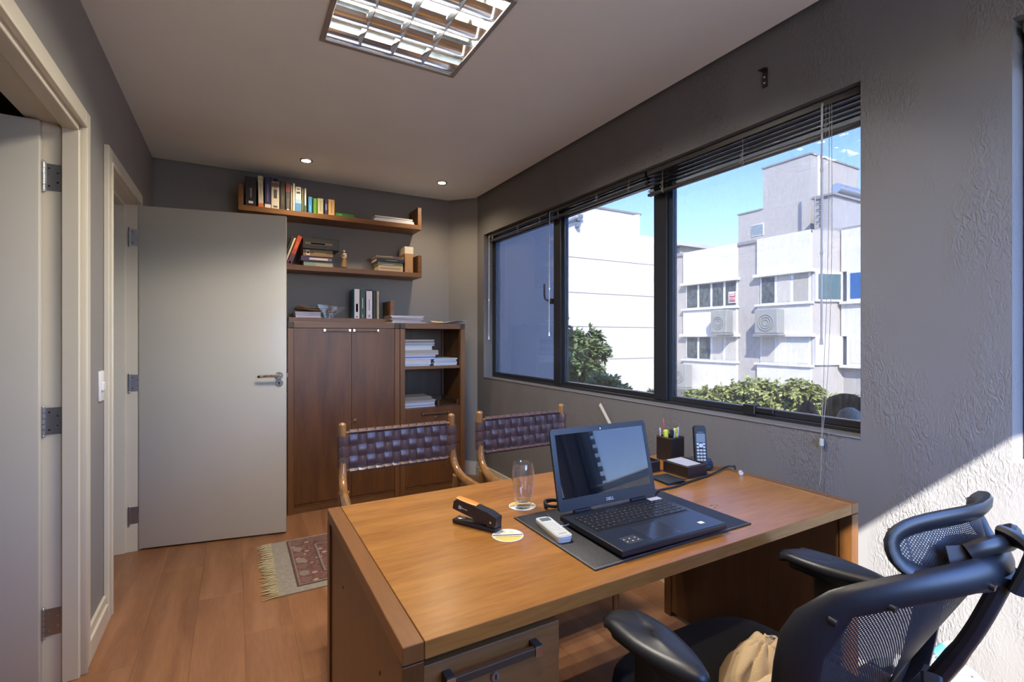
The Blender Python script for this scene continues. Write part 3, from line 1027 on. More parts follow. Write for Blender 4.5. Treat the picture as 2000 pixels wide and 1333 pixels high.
upright_book(479, 501, 345, zb1, 'black', (0.012, 0.011, 0.010), 'thick black binder at the left end of the top shelf', depth=0.19, bands=((0.10, 0.18, M_ink_w, 0.3), (0.30, 0.62, mk('grey', (.16, .15, .13)), 0.42)))
upright_book(504.6, 515.2, 344, zb1, 'ivory', (0.55, 0.51, 0.40), 'tall ivory book with an orange foot leaning on the black binder', lean=-0.02, bands=((0.0, 0.14, mk('orange', (.55, .13, .03)), 0.0), (0.86, 0.95, mk('lime', (.42, .45, .15)), 0.2), (.25, .75, mk('dim', (.38, .35, .28)), .42)))
upright_book(517, 529, 346, zb1, 'navy', (0.028, 0.022, 0.075), 'dark navy book with a white foot on the top shelf', bands=((0.0, 0.13, mk('white', (.6, .57, .52)), 0.0), (0.22, 0.78, mk('lilac', (.2, .18, .28)), 0.44)))
upright_book(529.5, 546, 347, zb1, 'cream', (0.52, 0.48, 0.38), 'wide cream book with a navy head on the top shelf', bands=((0.86, 1.0, mk('navy', (.03, .035, .10)), 0.0), (.90, .95, M_ink_w, .25), (0.70, 0.84, mk('umber', (.13, .07, .05)), 0.06), (.34, .62, M_ink_d, .3), (.05, .11, M_ink_d, .25), (.66, .68, M_ink_d, .3)))
upright_book(547, 557, 354, zb1, 'espresso', (0.022, 0.016, 0.012), 'dark brown book with faint green lettering on the top shelf', bands=((.2, .5, mk('moss', (.08, .09, .03)), .42),))
upright_book(558, 567, 356, zb1, 'char', (0.016, 0.015, 0.016), 'black book with a red head on the top shelf', bands=((.66, .96, mk('red', (.22, .035, .035)), .02), (.08, .42, mk('grey', (.16, .15, .13)), .42), (0.02, .06, M_ink_w, .3)))
upright_book(567.6, 571.5, 362, zb1, 'tan', (0.35, 0.25, 0.13), 'slim tan book beside a thin white one on the top shelf')
upright_book(572, 576.3, 358.5, zb1, 'offwhite', (0.66, 0.62, 0.54), 'thin white book standing proud on the top shelf', yf=4.155)
upright_book(576.6, 588.8, 365, zb1, 'pearl', (0.58, 0.58, 0.54), 'white book fading to blue at its foot on the top shelf', bands=((0.02, 0.34, mk('blue', (.03, .15, .33)), 0.0), (.34, .50, mk('paleblue', (.22, .35, .46)), 0.0), (.72, .80, M_ink_d, .2), (.88, .92, M_ink_d, .3)))
upright_book(589.4, 593.2, 368, zb1, 'olive', (0.10, 0.105, 0.035), 'slim olive green book on the top shelf')
upright_book(594.4, 598.6, 368, zb1, 'chalk', (0.60, 0.60, 0.53), 'slim white book with a green foot on the top shelf', bands=((0, .3, mk('darkgreen', (.03, .07, .02)), 0),))
upright_book(602, 610, 384.5, zb1, 'azure', (0.015, 0.17, 0.40), 'bright blue small book on the top shelf', depth=0.12, bands=((.12, .5, mk('sky', (.1, .36, .6)), .4),))
upright_book(612, 619, 387.5, zb1, 'green', (0.09, 0.27, 0.018), 'bright green small book standing on the top shelf', depth=0.12, bands=((.1, .85, mk('deepgreen', (.04, .14, .01)), .4),))
upright_book(620, 632, 387.8, zb1, 'sage', (0.38, 0.37, 0.22), 'pale sage small book on the top shelf', depth=0.12, bands=((.2, .85, mk('khaki', (.26, .25, .14)), .4),))
upright_book(634, 640, 389.5, zb1, 'indigo', (0.035, 0.032, 0.10), 'slim indigo small book on the top shelf', depth=0.12, bands=((.3, .7, mk('lilac', (.2, .18, .28)), .2),))
upright_book(641, 653.8, 390, zb1, 'apricot', (0.62, 0.38, 0.15), 'apricot small book at the right end of the upright row', depth=0.12, bands=((.15, .85, mk('ochre', (.40, .22, .08)), .4), (0, .05, mk('ochre', (.40, .22, .08)), 0)))

def flat_book(px0, px1, z, h, cname, col, label, yf=4.165, depth=0.16, rz=0.0, bands=(), name='book', cat='book', group='books on the wall shelves', x0=None, x1=None, pages=None):
    # lying book: spine toward the room, boards above and below the page block
    if x0 is None:
        x0 = on_y(px0, HY, yf).x; x1 = on_y(px1, HY, yf).x
    t = thing(name, label, cat, ((x0 + x1) / 2, yf + depth / 2, z), rz, group)
    m = bcol(cname, col); hw = (x1 - x0) / 2; hd = depth / 2; c = min(0.0022, h / 5)
    q = B()
    q.box(-hw, hw, -hd, hd, 0, c, 0.0002); q.box(-hw, hw, -hd, hd, h - c, h, 0.0002); q.box(-hw, hw, -hd, -hd + c, 0, h, 0.0002)
    q.build('cover', m, t, world=False)
    q = B(); q.box(-hw + 0.003, hw - 0.003, -hd + c, hd - 0.003, c, h - c); q.build('page_block', pages or M_page, t, world=False)
    for a, b_, bm_, zin in bands:
        q = B(); q.box(-hw + 2 * hw * a, -hw + 2 * hw * b_, -hd - 0.0005, -hd + 0.0002, h * zin, h * (1 - zin)); q.build('spine_mark', bm_, t, world=False)
    return t
flat_book(655, 692, zb1, 0.032, 'leaf', (0.035, 0.17, 0.035), 'green book lying flat after the upright row on the top shelf', bands=((.15, .35, mk('mint', (.12, .4, .14)), .35),))
# two notebooks of white sheets at the right end of the top shelf
def paper_stack(name, label, x0, x1, yf, depth, z, h, n, col=(0.62, 0.62, 0.66), group=None, jit=0.006, cat='papers', odd=None, rz=0.0):
    # n separate sheaves, each a thin slightly bowed block of its own
    t = thing(name, label, cat, ((x0 + x1) / 2, yf + depth / 2, z), rz, group)
    hh = h / n
    for i in range(n):
        k = 1 - random.uniform(0, 0.06)
        hw = (x1 - x0) / 2 * k; hd = depth / 2 * k
        dx, dy, a = random.uniform(-jit, jit), random.uniform(-jit, jit), random.uniform(-jit, jit) * 4
        Mx = Matrix.Translation((dx, dy, hh * i)) @ Matrix.Rotation(a, 4, 'Z')
        q = B(); q.box(-hw, hw, -hd, hd, 0.0003, hh - 0.0003, min(0.0006, hh / 5), M=Mx)
        cc = col if not odd or i not in odd else odd[i]
        q.build('sheaf', mat('paper_%d_%d_%d' % tuple(int(v * 100) for v in cc), cc, 0.75, noise=0.06, nscale=30, stretch=(1, 1, 30)), t, world=False)
    return t
xa = on_y(731, HY, 4.15).x; xb = on_y(810, HY, 4.15).x
paper_stack('notebook', 'white notebook lowest of the two at the right end of top shelf', xa, xb - 0.001, 4.150, 0.20, zb1, 0.024, 2, (0.66, 0.66, 0.70), 'white notebooks on the top shelf', 0.002, 'notebook')
paper_stack('notebook', 'white notebook uppermost of the two at the right end of top shelf', xa + 0.004, xb - 0.016, 4.160, 0.20, zb1 + 0.0245, 0.022, 2, (0.62, 0.62, 0.66), 'white notebooks on the top shelf', 0.002, 'notebook', rz=0.02)

# middle shelf
zb2 = Z2 + 0.0405
upright_book(548.5, 552.5, 470, zb2, 'forest', (0.02, 0.03, 0.022), 'slim dark green book leaning behind the door edge on middle shelf', lean=0.34, height=0.235)
upright_book(553.5, 558.0, 470, zb2, 'vellum', (0.58, 0.47, 0.28), 'slim cream book leaning beside the red book on middle shelf', lean=0.34, height=0.225)
upright_book(559.5, 569.0, 470, zb2, 'scarlet', (0.38, 0.045, 0.018), 'red book leaning against the stack on the middle shelf', lean=0.34, height=0.245, bands=((.05, .12, M_ink_w, .3), (0, .38, mk('plum', (.10, .03, .06)), 0), (.55, .8, mk('vermilion', (.55, .10, .03)), .25)))
zz = zb2
flat_book(593, 650, zz, 0.038, 'celadon', (0.40, 0.38, 0.27), 'pale green and beige book lowest in the left stack on middle shelf', bands=((.0, .4, mk('celadon2', (.24, .34, .27)), .12),)); zz += 0.0385
flat_book(588, 649, zz, 0.040, 'violet', (0.055, 0.030, 0.085), 'purple book with white lettering in the left stack', yf=4.160, depth=0.165, bands=((.26, .86, M_ink_w, .30), (.88, .98, mk('lilac', (.2, .18, .28)), .3))); zz += 0.0405
flat_book(592, 650, zz, 0.056, 'camel', (0.23, 0.135, 0.045), 'camel brown book with a white badge in the left stack', bands=((.10, .22, mk('white', (.6, .57, .52)), .15), (.13, .19, mk('navy', (.03, .035, .10)), .35), (.35, .75, mk('straw', (.35, .26, .11)), .35))); zz += 0.0565
flat_book(592, 663, zz, 0.088, 'ebony', (0.012, 0.010, 0.008), 'large black album on top of the left stack', yf=4.150, depth=0.20, bands=((.05, .8, mk('bronze', (.08, .06, .035)), .40), (.2, .6, mk('bronze', (.08, .06, .035)), .44)))
# saint-like figurine, generic robed figure with a child
ceramic = mat('figurine_robe', (0.60, 0.53, 0.40), 0.35, noise=0.1, nscale=40)
fx = on_y(672, HY, 4.20).x
t = thing('figurine', 'small robed ceramic figurine holding a child on the middle shelf', 'figurine', (fx, 4.20, zb2))
q = B(); q.lathe([(0.025, 0), (0.025, 0.012), (0.021, 0.016)], (fx, 4.20, zb2), 16); q.build('plinth', mat('figurine_base', (0.05, 0.045, 0.04), 0.4), t)
q = B(); q.lathe([(0.017, 0.016), (0.020, 0.03), (0.017, 0.07), (0.0155, 0.09), (0.018, 0.112), (0.015, 0.124), (0.006, 0.131)], (fx, 4.20, zb2), 18, sy=0.8)
q.tube(bez([(fx - 0.015, 4.20, zb2 + 0.118), (fx - 0.019, 4.192, zb2 + 0.10), (fx - 0.010, 4.184, zb2 + 0.088), (fx + 0.004, 4.184, zb2 + 0.092)], 5), 0.005, 8)
q.build('robed_body', ceramic, t)
q = B(); q.sheet(lambda u, v: (fx + 0.0205 * math.cos(PI * (0.1 + 0.75 * u)) * (1 - .15 * v), 4.20 - 0.0175 * math.sin(PI * (0.1 + 0.75 * u)), zb2 + 0.03 + 0.085 * v - 0.03 * u * (1 - v)), 12, 6, 0.002)
q.build('cloak', mat('figurine_cloak', (0.33, 0.19, 0.06), 0.4), t)
q = B(); q.ball((fx, 4.199, zb2 + 0.142), (0.0085, 0.0088, 0.011), 12).ball((fx, 4.203, zb2 + 0.145), (0.0095, 0.0085, 0.0105), 12); q.build('head', mat('figurine_skin', (0.55, 0.38, 0.25), 0.4), t)
q = B(); q.ball((fx + 0.012, 4.186, zb2 + 0.102), (0.007, 0.006, 0.014), 10).ball((fx + 0.012, 4.185, zb2 + 0.121), 0.0062, 10); q.build('child', ceramic, t)
# right stack on the middle shelf
zz = zb2
flat_book(739, 787, zz, 0.050, 'sand', (0.50, 0.38, 0.24), 'beige book lowest in the right stack on the middle shelf', bands=((.08, .9, mk('sepia', (.28, .19, .11)), .40),)); zz += 0.0505
flat_book(738, 787, zz, 0.014, 'lemon', (0.42, 0.40, 0.10), 'thin yellow green book second from the bottom of right stack', bands=((.15, .6, mk('white', (.6, .57, .52)), .2),)); zz += 0.0145
flat_book(737, 786, zz, 0.012, 'ash', (0.38, 0.37, 0.28), 'thin ash coloured booklet in the middle of right stack', rz=0.02); zz += 0.0125
flat_book(735.5, 789, zz, 0.028, 'bottle', (0.012, 0.014, 0.018), 'black book with faint white lettering in the right stack', yf=4.155, depth=0.19, bands=((.35, .75, mk('grey', (.16, .15, .13)), .38),)); zz += 0.0285
flat_book(735, 789, zz, 0.010, 'stone', (0.33, 0.31, 0.24), 'thin stone coloured booklet under the top of right stack', yf=4.155, depth=0.19, rz=-0.015); zz += 0.0105
flat_book(735, 788, zz, 0.010, 'rosewood', (0.40, 0.30, 0.22), 'thin cream and red booklet topmost in the right stack', yf=4.150, depth=0.20, bands=((.6, .95, mk('red', (.22, .035, .035)), .1),))
t = upright_book(790.5, 807, 482.5, zb2, 'kraft', (0.40, 0.22, 0.09), 'thick tan volume with a white head at the shelf end', depth=0.17, bands=((.03, .11, mk('sepia', (.28, .19, .11)), .4),))
xk0 = on_y(790.5, HY, 4.165).x; xk1 = on_y(807, HY, 4.165).x
hk = on_y(798, 482.5, 4.165).z - zb2
q = B(); q.box(xk0 - 0.001, xk1 + 0.001, 4.164, 4.336, zb2 + hk * 0.73, zb2 + hk * 1.002, 0.001); q.build('white_head', mat('kraft_head', (0.66, 0.60, 0.48), 0.5), t)

# lowest shelf: large volumes, papers in a plastic sleeve
zb3 = Z3 + 0.0405
upright_book(692, 702.5, 565, zb3, 'marine', (0.018, 0.13, 0.28), 'tall blue book with a white and blue spine on lowest shelf', depth=0.18, bands=((0, 1, mk('snow', (.60, .60, .64)), .02), (.22, .5, mk('paleblue2', (.20, .42, .55)), .30), (.04, .07, M_ink_d, .3)))
upright_book(703.2, 713.5, 567, zb3, 'pine', (0.018, 0.048, 0.040), 'tall dark green book with white lettering on the lowest shelf', depth=0.18, bands=((.36, .72, M_ink_w, .44), (.04, .15, M_ink_w, .46)))
upright_book(715, 727.5, 566, zb3, 'snowy', (0.60, 0.58, 0.64), 'tall white book with a black head on the lowest shelf', depth=0.18, bands=((.95, 1, mk('jet', (.02, .02, .03)), 0), (.28, .66, mk('slate', (.25, .24, .32)), .42), (.04, .14, mk('slate', (.25, .24, .32)), .35)))
upright_book(728.3, 735, 568, zb3, 'raven', (0.014, 0.016, 0.018), 'slim black book next to the white one on lowest shelf', depth=0.15, yf=4.185)
upright_book(736.5, 740.3, 569.5, zb3, 'linen', (0.52, 0.47, 0.36), 'slim linen coloured book nearest the lowest shelf upright', depth=0.17, bands=((.05, .9, mk('sepia', (.28, .19, .11)), .42),))
xa = 0.41; xb = on_y(628, HY, 4.15).x
paper_stack('paper_pile', 'pile of white papers under the plastic sleeve on the lowest shelf', xa, xb, 4.150, 0.20, zb3, 0.046, 4, (0.52, 0.50, 0.62), None, 0.004)
t = thing('paper_folder', 'peach coloured loose sheets curling on the paper pile', 'papers', (0.5, 4.25, zb3 + 0.0465))
for k in range(3):
    q = B(); z0 = zb3 + 0.048 + k * 0.012
    q.sheet(lambda u, v, k=k, z0=z0: (0.42 + 0.30 * u + 0.01 * k, 4.145 + 0.01 * k + 0.19 * v, z0 + 0.022 * (1 - u) ** 2 + 0.006 * math.sin(u * 9 + k) * (1 - v)), 16, 4, 0.0012)
    q.build('sheet', mat('peach_paper%d' % k, [(0.55, 0.36, 0.20), (0.58, 0.46, 0.34), (0.60, 0.40, 0.25)][k], 0.7), t)
t = thing('plastic_sleeve', 'clear plastic sleeve drooping over the shelf front', 'sleeve', (0.66, 4.13, zb3 + 0.04))
q = B(); q.sheet(lambda u, v: (0.60 + 0.19 * u, 4.29 - 0.17 * v, zb3 + 0.1095 - 0.030 * u * u + 0.0025 * math.sin(9 * u + 4 * v)), 12, 8, 0.0006)
q.build('film', pane_mat('clear_film', (0.96, 0.96, 0.97), 0.25, 0.06, (0.8, 0.8, 0.85), 0.1), t)
q = B(); q.sheet(lambda u, v: (0.565 + 0.225 * (0.5 + (u - 0.5) * (1 - 0.93 * v)) - 0.045 * v, 4.1185 - 0.004 * v - 0.002 * math.sin(u * 7), zb3 + 0.105 - 0.018 * u * (1 - v) - 0.128 * v), 12, 8, 0.0006)
q.build('film_flap', MATS['clear_film'], t)

# papers on the bookcase top
x0_, x1_ = on_y(756, HY, 4.05).x, on_y(825, HY, 4.05).x
z = HC + 0.0005
for k, (dxa, dxb, h) in enumerate(((0.0, 0.02, 0.014), (0.012, -0.02, 0.012), (-0.0, 0.0, 0.012), (0.01, -0.01, 0.014), (0.0, 0.0, 0.010))):
    words = ('lowest', 'second lowest', 'middle', 'second highest', 'topmost')[k]
    paper_stack('document', words + ' bundle of white documents stacked on top of the bookcase', x0_ + 0.012 + dxa, x1_ + dxb, 3.99, 0.25, z, h, 3, [(0.55, 0.53, 0.60), (0.60, 0.58, 0.62), (0.40, 0.38, 0.44), (0.62, 0.60, 0.64), (0.64, 0.63, 0.68)][k], 'document bundles on the bookcase', 0.004, rz=random.uniform(-.03, .03))
    z += h + 0.0006
t = thing('loose_sheets', 'loose white sheets spread over the right end of the bookcase top', 'papers', (1.60, 4.05, HC))
for k in range(3):
    q = B(); a = 0.12 * k - 0.1
    Mx = Matrix.Translation((1.605 + 0.02 * k, 4.04, HC + 0.0015 + 0.004 * k)) @ Matrix.Rotation(a, 4, 'Z')
    q.sheet(lambda u, v, k=k: Mx @ Vector((-0.105 + 0.23 * u, -0.14 + 0.26 * v, 0.008 * k * math.sin(u * 3) * (1 - v) + (0.010 if k == 2 else 0.003) * u * u)), 10, 4, 0.0009)
    q.build('sheet', mat('loose_paper%d' % k, [(0.55, 0.53, 0.52), (0.60, 0.59, 0.62), (0.64, 0.63, 0.66)][k], 0.7), t)
t = thing('envelope', 'orange kraft envelope hanging over the bookcase front edge', 'envelope', (1.46, 3.90, HC + 0.012))
q = B(); q.sheet(lambda u, v: (1.405 + 0.105 * u + 0.02 * v, 4.02 - 0.15 * v, HC + 0.020 + 0.002 * math.sin(6 * u) - (0.014 * max(0, (v - .78) / .22) ** 2 * (1 - abs(u - .4)))), 8, 12, 0.0009)
q.build('flap', mat('kraft_orange', (0.55, 0.33, 0.12), 0.7), t)

# files in the bookcase: bundles of documents, each a thing of its own
def files(rows, group):
    for nm, lab, x0, x1, yf, dp, z, h, n, col, odd, rz in rows:
        paper_stack(nm, lab, x0, x1, yf, dp, z, h, n, col, group, 0.003, 'file', odd, rz)
blue_w = (0.50, 0.55, 0.66)
gs = 'document files on the bookcase shelves'
def px_x(p, y): return on_y(p, HY, y).x
L = 1.208
z = SH1 + 0.0005
rows = []
rows.append(('document_file', 'wide white document file at the bottom left of the upper bookcase shelf', L, px_x(842, 3.95), 3.945, 0.30, z, 0.055, 4, blue_w, {3: (0.55, 0.5, 0.42)}, 0.0))
rows.append(('document_file', 'white document file lying alone at the right of the upper shelf', px_x(847, 3.95), 1.688, 3.945, 0.30, z, 0.062, 5, blue_w, {2: (0.35, 0.40, 0.5)}, 0.0))
za = z + 0.056
for k, (h, n, col, odd, xr, rz) in enumerate((
        (0.036, 3, (0.45, 0.52, 0.72), {1: (0.16, 0.2, 0.45)}, 852, 0.0),
        (0.040, 3, (0.34, 0.34, 0.30), {0: (0.42, 0.37, 0.40)}, 857, 0.02),
        (0.034, 3, (0.52, 0.56, 0.66), {0: (0.6, 0.58, 0.6)}, 846, -0.02),
        (0.026, 3, (0.38, 0.46, 0.60), {1: (0.22, 0.26, 0.36)}, 850, 0.03),
        (0.026, 3, (0.22, 0.19, 0.18), {2: (0.46, 0.42, 0.42)}, 851, -0.02))):
    nmx = ('blue edged', 'olive grey', 'thick white', 'pale blue', 'dark brown')[k]
    rows.append(('document_file', nmx + ' document file in the tall pile on the upper bookcase shelf', L + 0.006, px_x(xr, 3.95), 3.95 + 0.004 * k, 0.27, za, h, n, col, odd, rz))
    za += h + 0.0008
z = SH2 + 0.0005
rows.append(('document_file', 'white document file at the bottom of the lower bookcase shelf', L, px_x(848, 3.97), 3.950, 0.26, z, 0.030, 3, blue_w, {1: (0.3, 0.33, 0.42)}, 0.0))
rows.append(('document_file', 'grey document file above the white one on the lower shelf', L, px_x(849, 3.97), 3.950, 0.26, z + 0.0306, 0.026, 3, (0.36, 0.35, 0.36), {0: (0.48, 0.52, 0.6)}, 0.02))
rows.append(('document_file', 'dark grey folder topmost on the lower bookcase shelf', L, px_x(844, 3.97), 3.955, 0.25, z + 0.0572, 0.030, 2, (0.19, 0.17, 0.155), None, -0.03))
files(rows, gs)

# ------------------------------------------------------------------ rug
def rug_mat():
    m, nt, b = new_mat('woven_rug')
    b.inputs['Roughness'].default_value = 0.95
    b.inputs['Specular IOR Level'].default_value = 0.1
    tc = nd(nt, 'ShaderNodeTexCoord')
    sp = nd(nt, 'ShaderNodeSeparateXYZ')
    nt.links.new(tc.outputs['Object'], sp.inputs[0])
    vo = nd(nt, 'ShaderNodeTexVoronoi', Scale=16.0)
    nt.links.new(tc.outputs['Object'], vo.inputs['Vector'])
    nz = nd(nt, 'ShaderNodeTexNoise', Scale=70.0, Detail=3.0)
    nt.links.new(tc.outputs['Object'], nz.inputs['Vector'])
    r1 = nd(nt, 'ShaderNodeValToRGB')
    els = r1.color_ramp.elements
    els[0].position = 0.0; els[0].color = (0.36, 0.27, 0.22, 1)
    els[1].position = 1.0; els[1].color = (0.10, 0.05, 0.045, 1)
    e = els.new(0.22); e.color = (0.30, 0.20, 0.17, 1)
    e = els.new(0.30); e.color = (0.13, 0.065, 0.055, 1)
    e = els.new(0.55); e.color = (0.19, 0.10, 0.085, 1)
    nt.links.new(vo.outputs['Distance'], r1.inputs[0])
    mx = nd(nt, 'ShaderNodeMix', data_type='RGBA')
    mx.blend_type = 'MULTIPLY'
    mx.inputs[0].default_value = 0.55
    nt.links.new(r1.outputs[0], mx.inputs[6])
    r2 = nd(nt, 'ShaderNodeValToRGB')
    r2.color_ramp.elements[0].color = (0.55, 0.55, 0.55, 1); r2.color_ramp.elements[1].color = (1.3, 1.25, 1.2, 1)
    r2.color_ramp.elements[0].position = 0.35; r2.color_ramp.elements[1].position = 0.65
    nt.links.new(nz.outputs[0], r2.inputs[0])
    nt.links.new(r2.outputs[0], mx.inputs[7])
    nt.links.new(mx.outputs[2], b.inputs['Base Color'])
    return m
RX0, RX1, RY0, RY1 = 0.195, 1.45, 2.69, 3.40
rug = thing('fringed_rug', 'small oriental rug with cream fringe lying beside the desk', 'rug', (0.8, 3.04, 0))
M_rugb = mat('rug_border', (0.26, 0.225, 0.19), 0.95, noise=0.15, nscale=60)
M_rugd = mat('rug_line', (0.075, 0.045, 0.045), 0.95)
M_rugl = mat('rug_line_pale', (0.22, 0.165, 0.135), 0.95, noise=0.15, nscale=80)
q = B(); q.box(RX0, RX1, RY0, RY1, 0.0003, 0.006, 0.001); q.build('weave', M_rugb, rug)
q = B(); q.box(RX0 + 0.085, RX1 - 0.085, RY0 + 0.055, RY1 - 0.02, 0.006, 0.0075); q.build('field', rug_mat(), rug)
def rug_ring(name, m, ix, iy0, iy1, wd, z):
    q = B(); a, b_, c, d_ = RX0 + ix, RX1 - ix, RY0 + iy0, RY1 - iy1
    q.box(a, a + wd, c, d_, 0.0065, z); q.box(b_ - wd, b_, c, d_, 0.0065, z); q.box(a + wd, b_ - wd, c, c + wd, 0.0065, z); q.box(a + wd, b_ - wd, d_ - wd, d_, 0.0065, z)
    q.build(name, m, rug)
rug_ring('outer_band', M_rugd, 0.085, 0.055, 0.02, 0.008, 0.0082)
rug_ring('outer_band', M_rugl, 0.098, 0.066, 0.032, 0.006, 0.0082)
rug_ring('inner_band', M_rugd, 0.225, 0.16, 0.13, 0.007, 0.0082)
rug_ring('inner_band', M_rugl, 0.235, 0.17, 0.14, 0.009, 0.0082)
ym = (RY0 + RY1) / 2 + 0.015; xmid = (RX0 + RX1) / 2
q = B(); q.prism([(xmid - 0.30, ym), (xmid - 0.20, ym - 0.10), (xmid + 0.2, ym - 0.10), (xmid + 0.30, ym), (xmid + 0.2, ym + 0.10), (xmid - 0.20, ym + 0.10)], 'z', 0.0075, 0.0083); q.build('medallion_edge', M_rugd, rug)
q = B(); q.prism([(xmid - 0.255, ym), (xmid - 0.18, ym - 0.085), (xmid + 0.18, ym - 0.085), (xmid + 0.255, ym), (xmid + 0.18, ym + 0.085), (xmid - 0.18, ym + 0.085)], 'z', 0.0083, 0.0090); q.build('medallion', M_rugl, rug)
for k in range(7):
    yy = RY0 + 0.11 + k * 0.085
    q = B(); q.prism([(RX0 + 0.135 + 0.028 * math.cos(a * PI / 4), yy + 0.034 * math.sin(a * PI / 4)) for a in range(8)], 'z', 0.0075, 0.0083); q.build('leaf_motif', M_rugl if k % 2 else mat('rug_rose', (0.16, 0.085, 0.075), 0.95), rug)
for side in (0, 1):
    q = B()
    for k in range(46):
        yy = RY0 + 0.004 + (RY1 - RY0 - 0.008) * k / 45
        x0 = RX0 if side == 0 else RX1
        sg = -1 if side == 0 else 1
        ln = random.uniform(0.055, 0.085)
        q.tube([(x0, yy, 0.004), (x0 + sg * ln * 0.5, yy + random.uniform(-.006, .006), 0.006), (x0 + sg * ln, yy + random.uniform(-.014, .014), 0.004)], [0.0045, 0.0038, 0.002], 5)
    o = q.build('fringe', mat('fringe_wool', (0.42, 0.36, 0.22), 0.95, noise=0.2, nscale=60), rug)
    o['kind'] = 'stuff'

# ------------------------------------------------------------------ desk
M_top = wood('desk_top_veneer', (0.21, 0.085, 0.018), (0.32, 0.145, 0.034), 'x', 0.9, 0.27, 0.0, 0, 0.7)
M_side = wood('desk_side_veneer', (0.062, 0.023, 0.006), (0.105, 0.042, 0.011), 'z', 0.9, 0.34, 0.12)  # dark veneer, deepened again to put the under-desk shade into it
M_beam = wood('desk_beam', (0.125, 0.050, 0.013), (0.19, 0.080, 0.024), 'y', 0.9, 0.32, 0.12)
DX0, DX1, DY0, DY1, DZ = 0.257, 1.800, 0.845, 1.652, 0.750
TH = 0.034; PW = 0.040
desk = thing('desk', 'large walnut office desk with a drawer pedestal by the window', 'desk', ((DX0 + DX1) / 2, (DY0 + DY1) / 2, 0))
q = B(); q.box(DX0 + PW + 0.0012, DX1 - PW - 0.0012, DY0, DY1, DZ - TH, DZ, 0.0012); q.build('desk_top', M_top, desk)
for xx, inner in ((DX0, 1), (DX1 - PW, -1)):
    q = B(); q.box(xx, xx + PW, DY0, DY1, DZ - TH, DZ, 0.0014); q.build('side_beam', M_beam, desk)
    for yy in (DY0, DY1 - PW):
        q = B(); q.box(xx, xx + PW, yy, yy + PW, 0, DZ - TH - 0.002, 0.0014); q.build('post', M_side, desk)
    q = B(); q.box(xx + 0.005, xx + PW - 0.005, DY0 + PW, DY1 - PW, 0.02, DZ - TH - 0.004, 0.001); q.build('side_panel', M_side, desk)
# screw holes on the outer panel
for yy, zz_ in ((1.02, 0.60), (1.42, 0.60)):
    q = B(); q.cyl((DX0 + 0.0052, yy, zz_), (DX0 + 0.0035, yy, zz_), 0.004, n=10); q.build('screw_cap', M_black, desk)
q = B(); q.box(DX0 + PW + 0.002, 0.604, DY0 + 0.036, DY1 - 0.16, 0.05, 0.695, 0.001); ped = q.build('pedestal', M_side, desk)
for z0, z1 in ((0.405, 0.693), (0.055, 0.401)):
    q = B(); q.box(DX0 + PW + 0.003, 0.604, DY0 + 0.016, DY0 + 0.0355, z0, z1, 0.0015)
    dr = q.build('drawer', wood('drawer_veneer', (0.165, 0.075, 0.022), (0.26, 0.125, 0.042), 'x', 0.9, 0.32, 0.12), desk)
    if z0 > 0.3:
        bar_handle(dr, 0.336, 0.545, DY0 + 0.016, z1 - 0.030, M_endg, 1.25)
        q = B(); q.cyl((0.448, DY0 + 0.016, z1 - 0.065), (0.448, DY0 + 0.010, z1 - 0.065), 0.009, n=16); lk = q.build('lock', M_steel, dr)
        q = B(); q.box(0.4465, 0.4495, DY0 + 0.0092, DY0 + 0.0102, z1 - 0.070, z1 - 0.060); q.build('key_slot', M_black, lk)
    else:
        bar_handle(dr, 0.336, 0.545, DY0 + 0.016, z1 - 0.030, M_endg, 1.25)
q = B(); q.box(0.62, DX1 - PW, DY1 - 0.075, DY1 - 0.057, 0.665, DZ - TH, 0.001); q.build('apron', M_side, desk)

# ------------------------------------------------------------------ woven leather visitor chairs
M_chair = wood('chair_wood', (0.17, 0.075, 0.022), (0.29, 0.145, 0.050), 'z', 1.4, 0.20, 0.5)
def leather_mat():
    m, nt, b = new_mat('woven_leather')
    tc = nd(nt, 'ShaderNodeTexCoord')
    oi = nd(nt, 'ShaderNodeObjectInfo')
    nz = nd(nt, 'ShaderNodeTexNoise', Scale=60.0, Detail=4.0)
    nt.links.new(tc.outputs['Object'], nz.inputs['Vector'])
    r = nd(nt, 'ShaderNodeValToRGB')
    r.color_ramp.elements[0].color = (0.060, 0.034, 0.034, 1); r.color_ramp.elements[1].color = (0.125, 0.078, 0.076, 1)
    nt.links.new(nz.outputs[0], r.inputs[0])
    nt.links.new(r.outputs[0], b.inputs['Base Color'])
    b.inputs['Roughness'].default_value = 0.33
    bp = nd(nt, 'ShaderNodeBump', Strength=0.3, Distance=0.002)
    nt.links.new(nz.outputs[0], bp.inputs['Height'])
    nt.links.new(bp.outputs[0], b.inputs['Normal'])
    return m
M_leather = leather_mat()
CW = 0.490          # distance between the posts
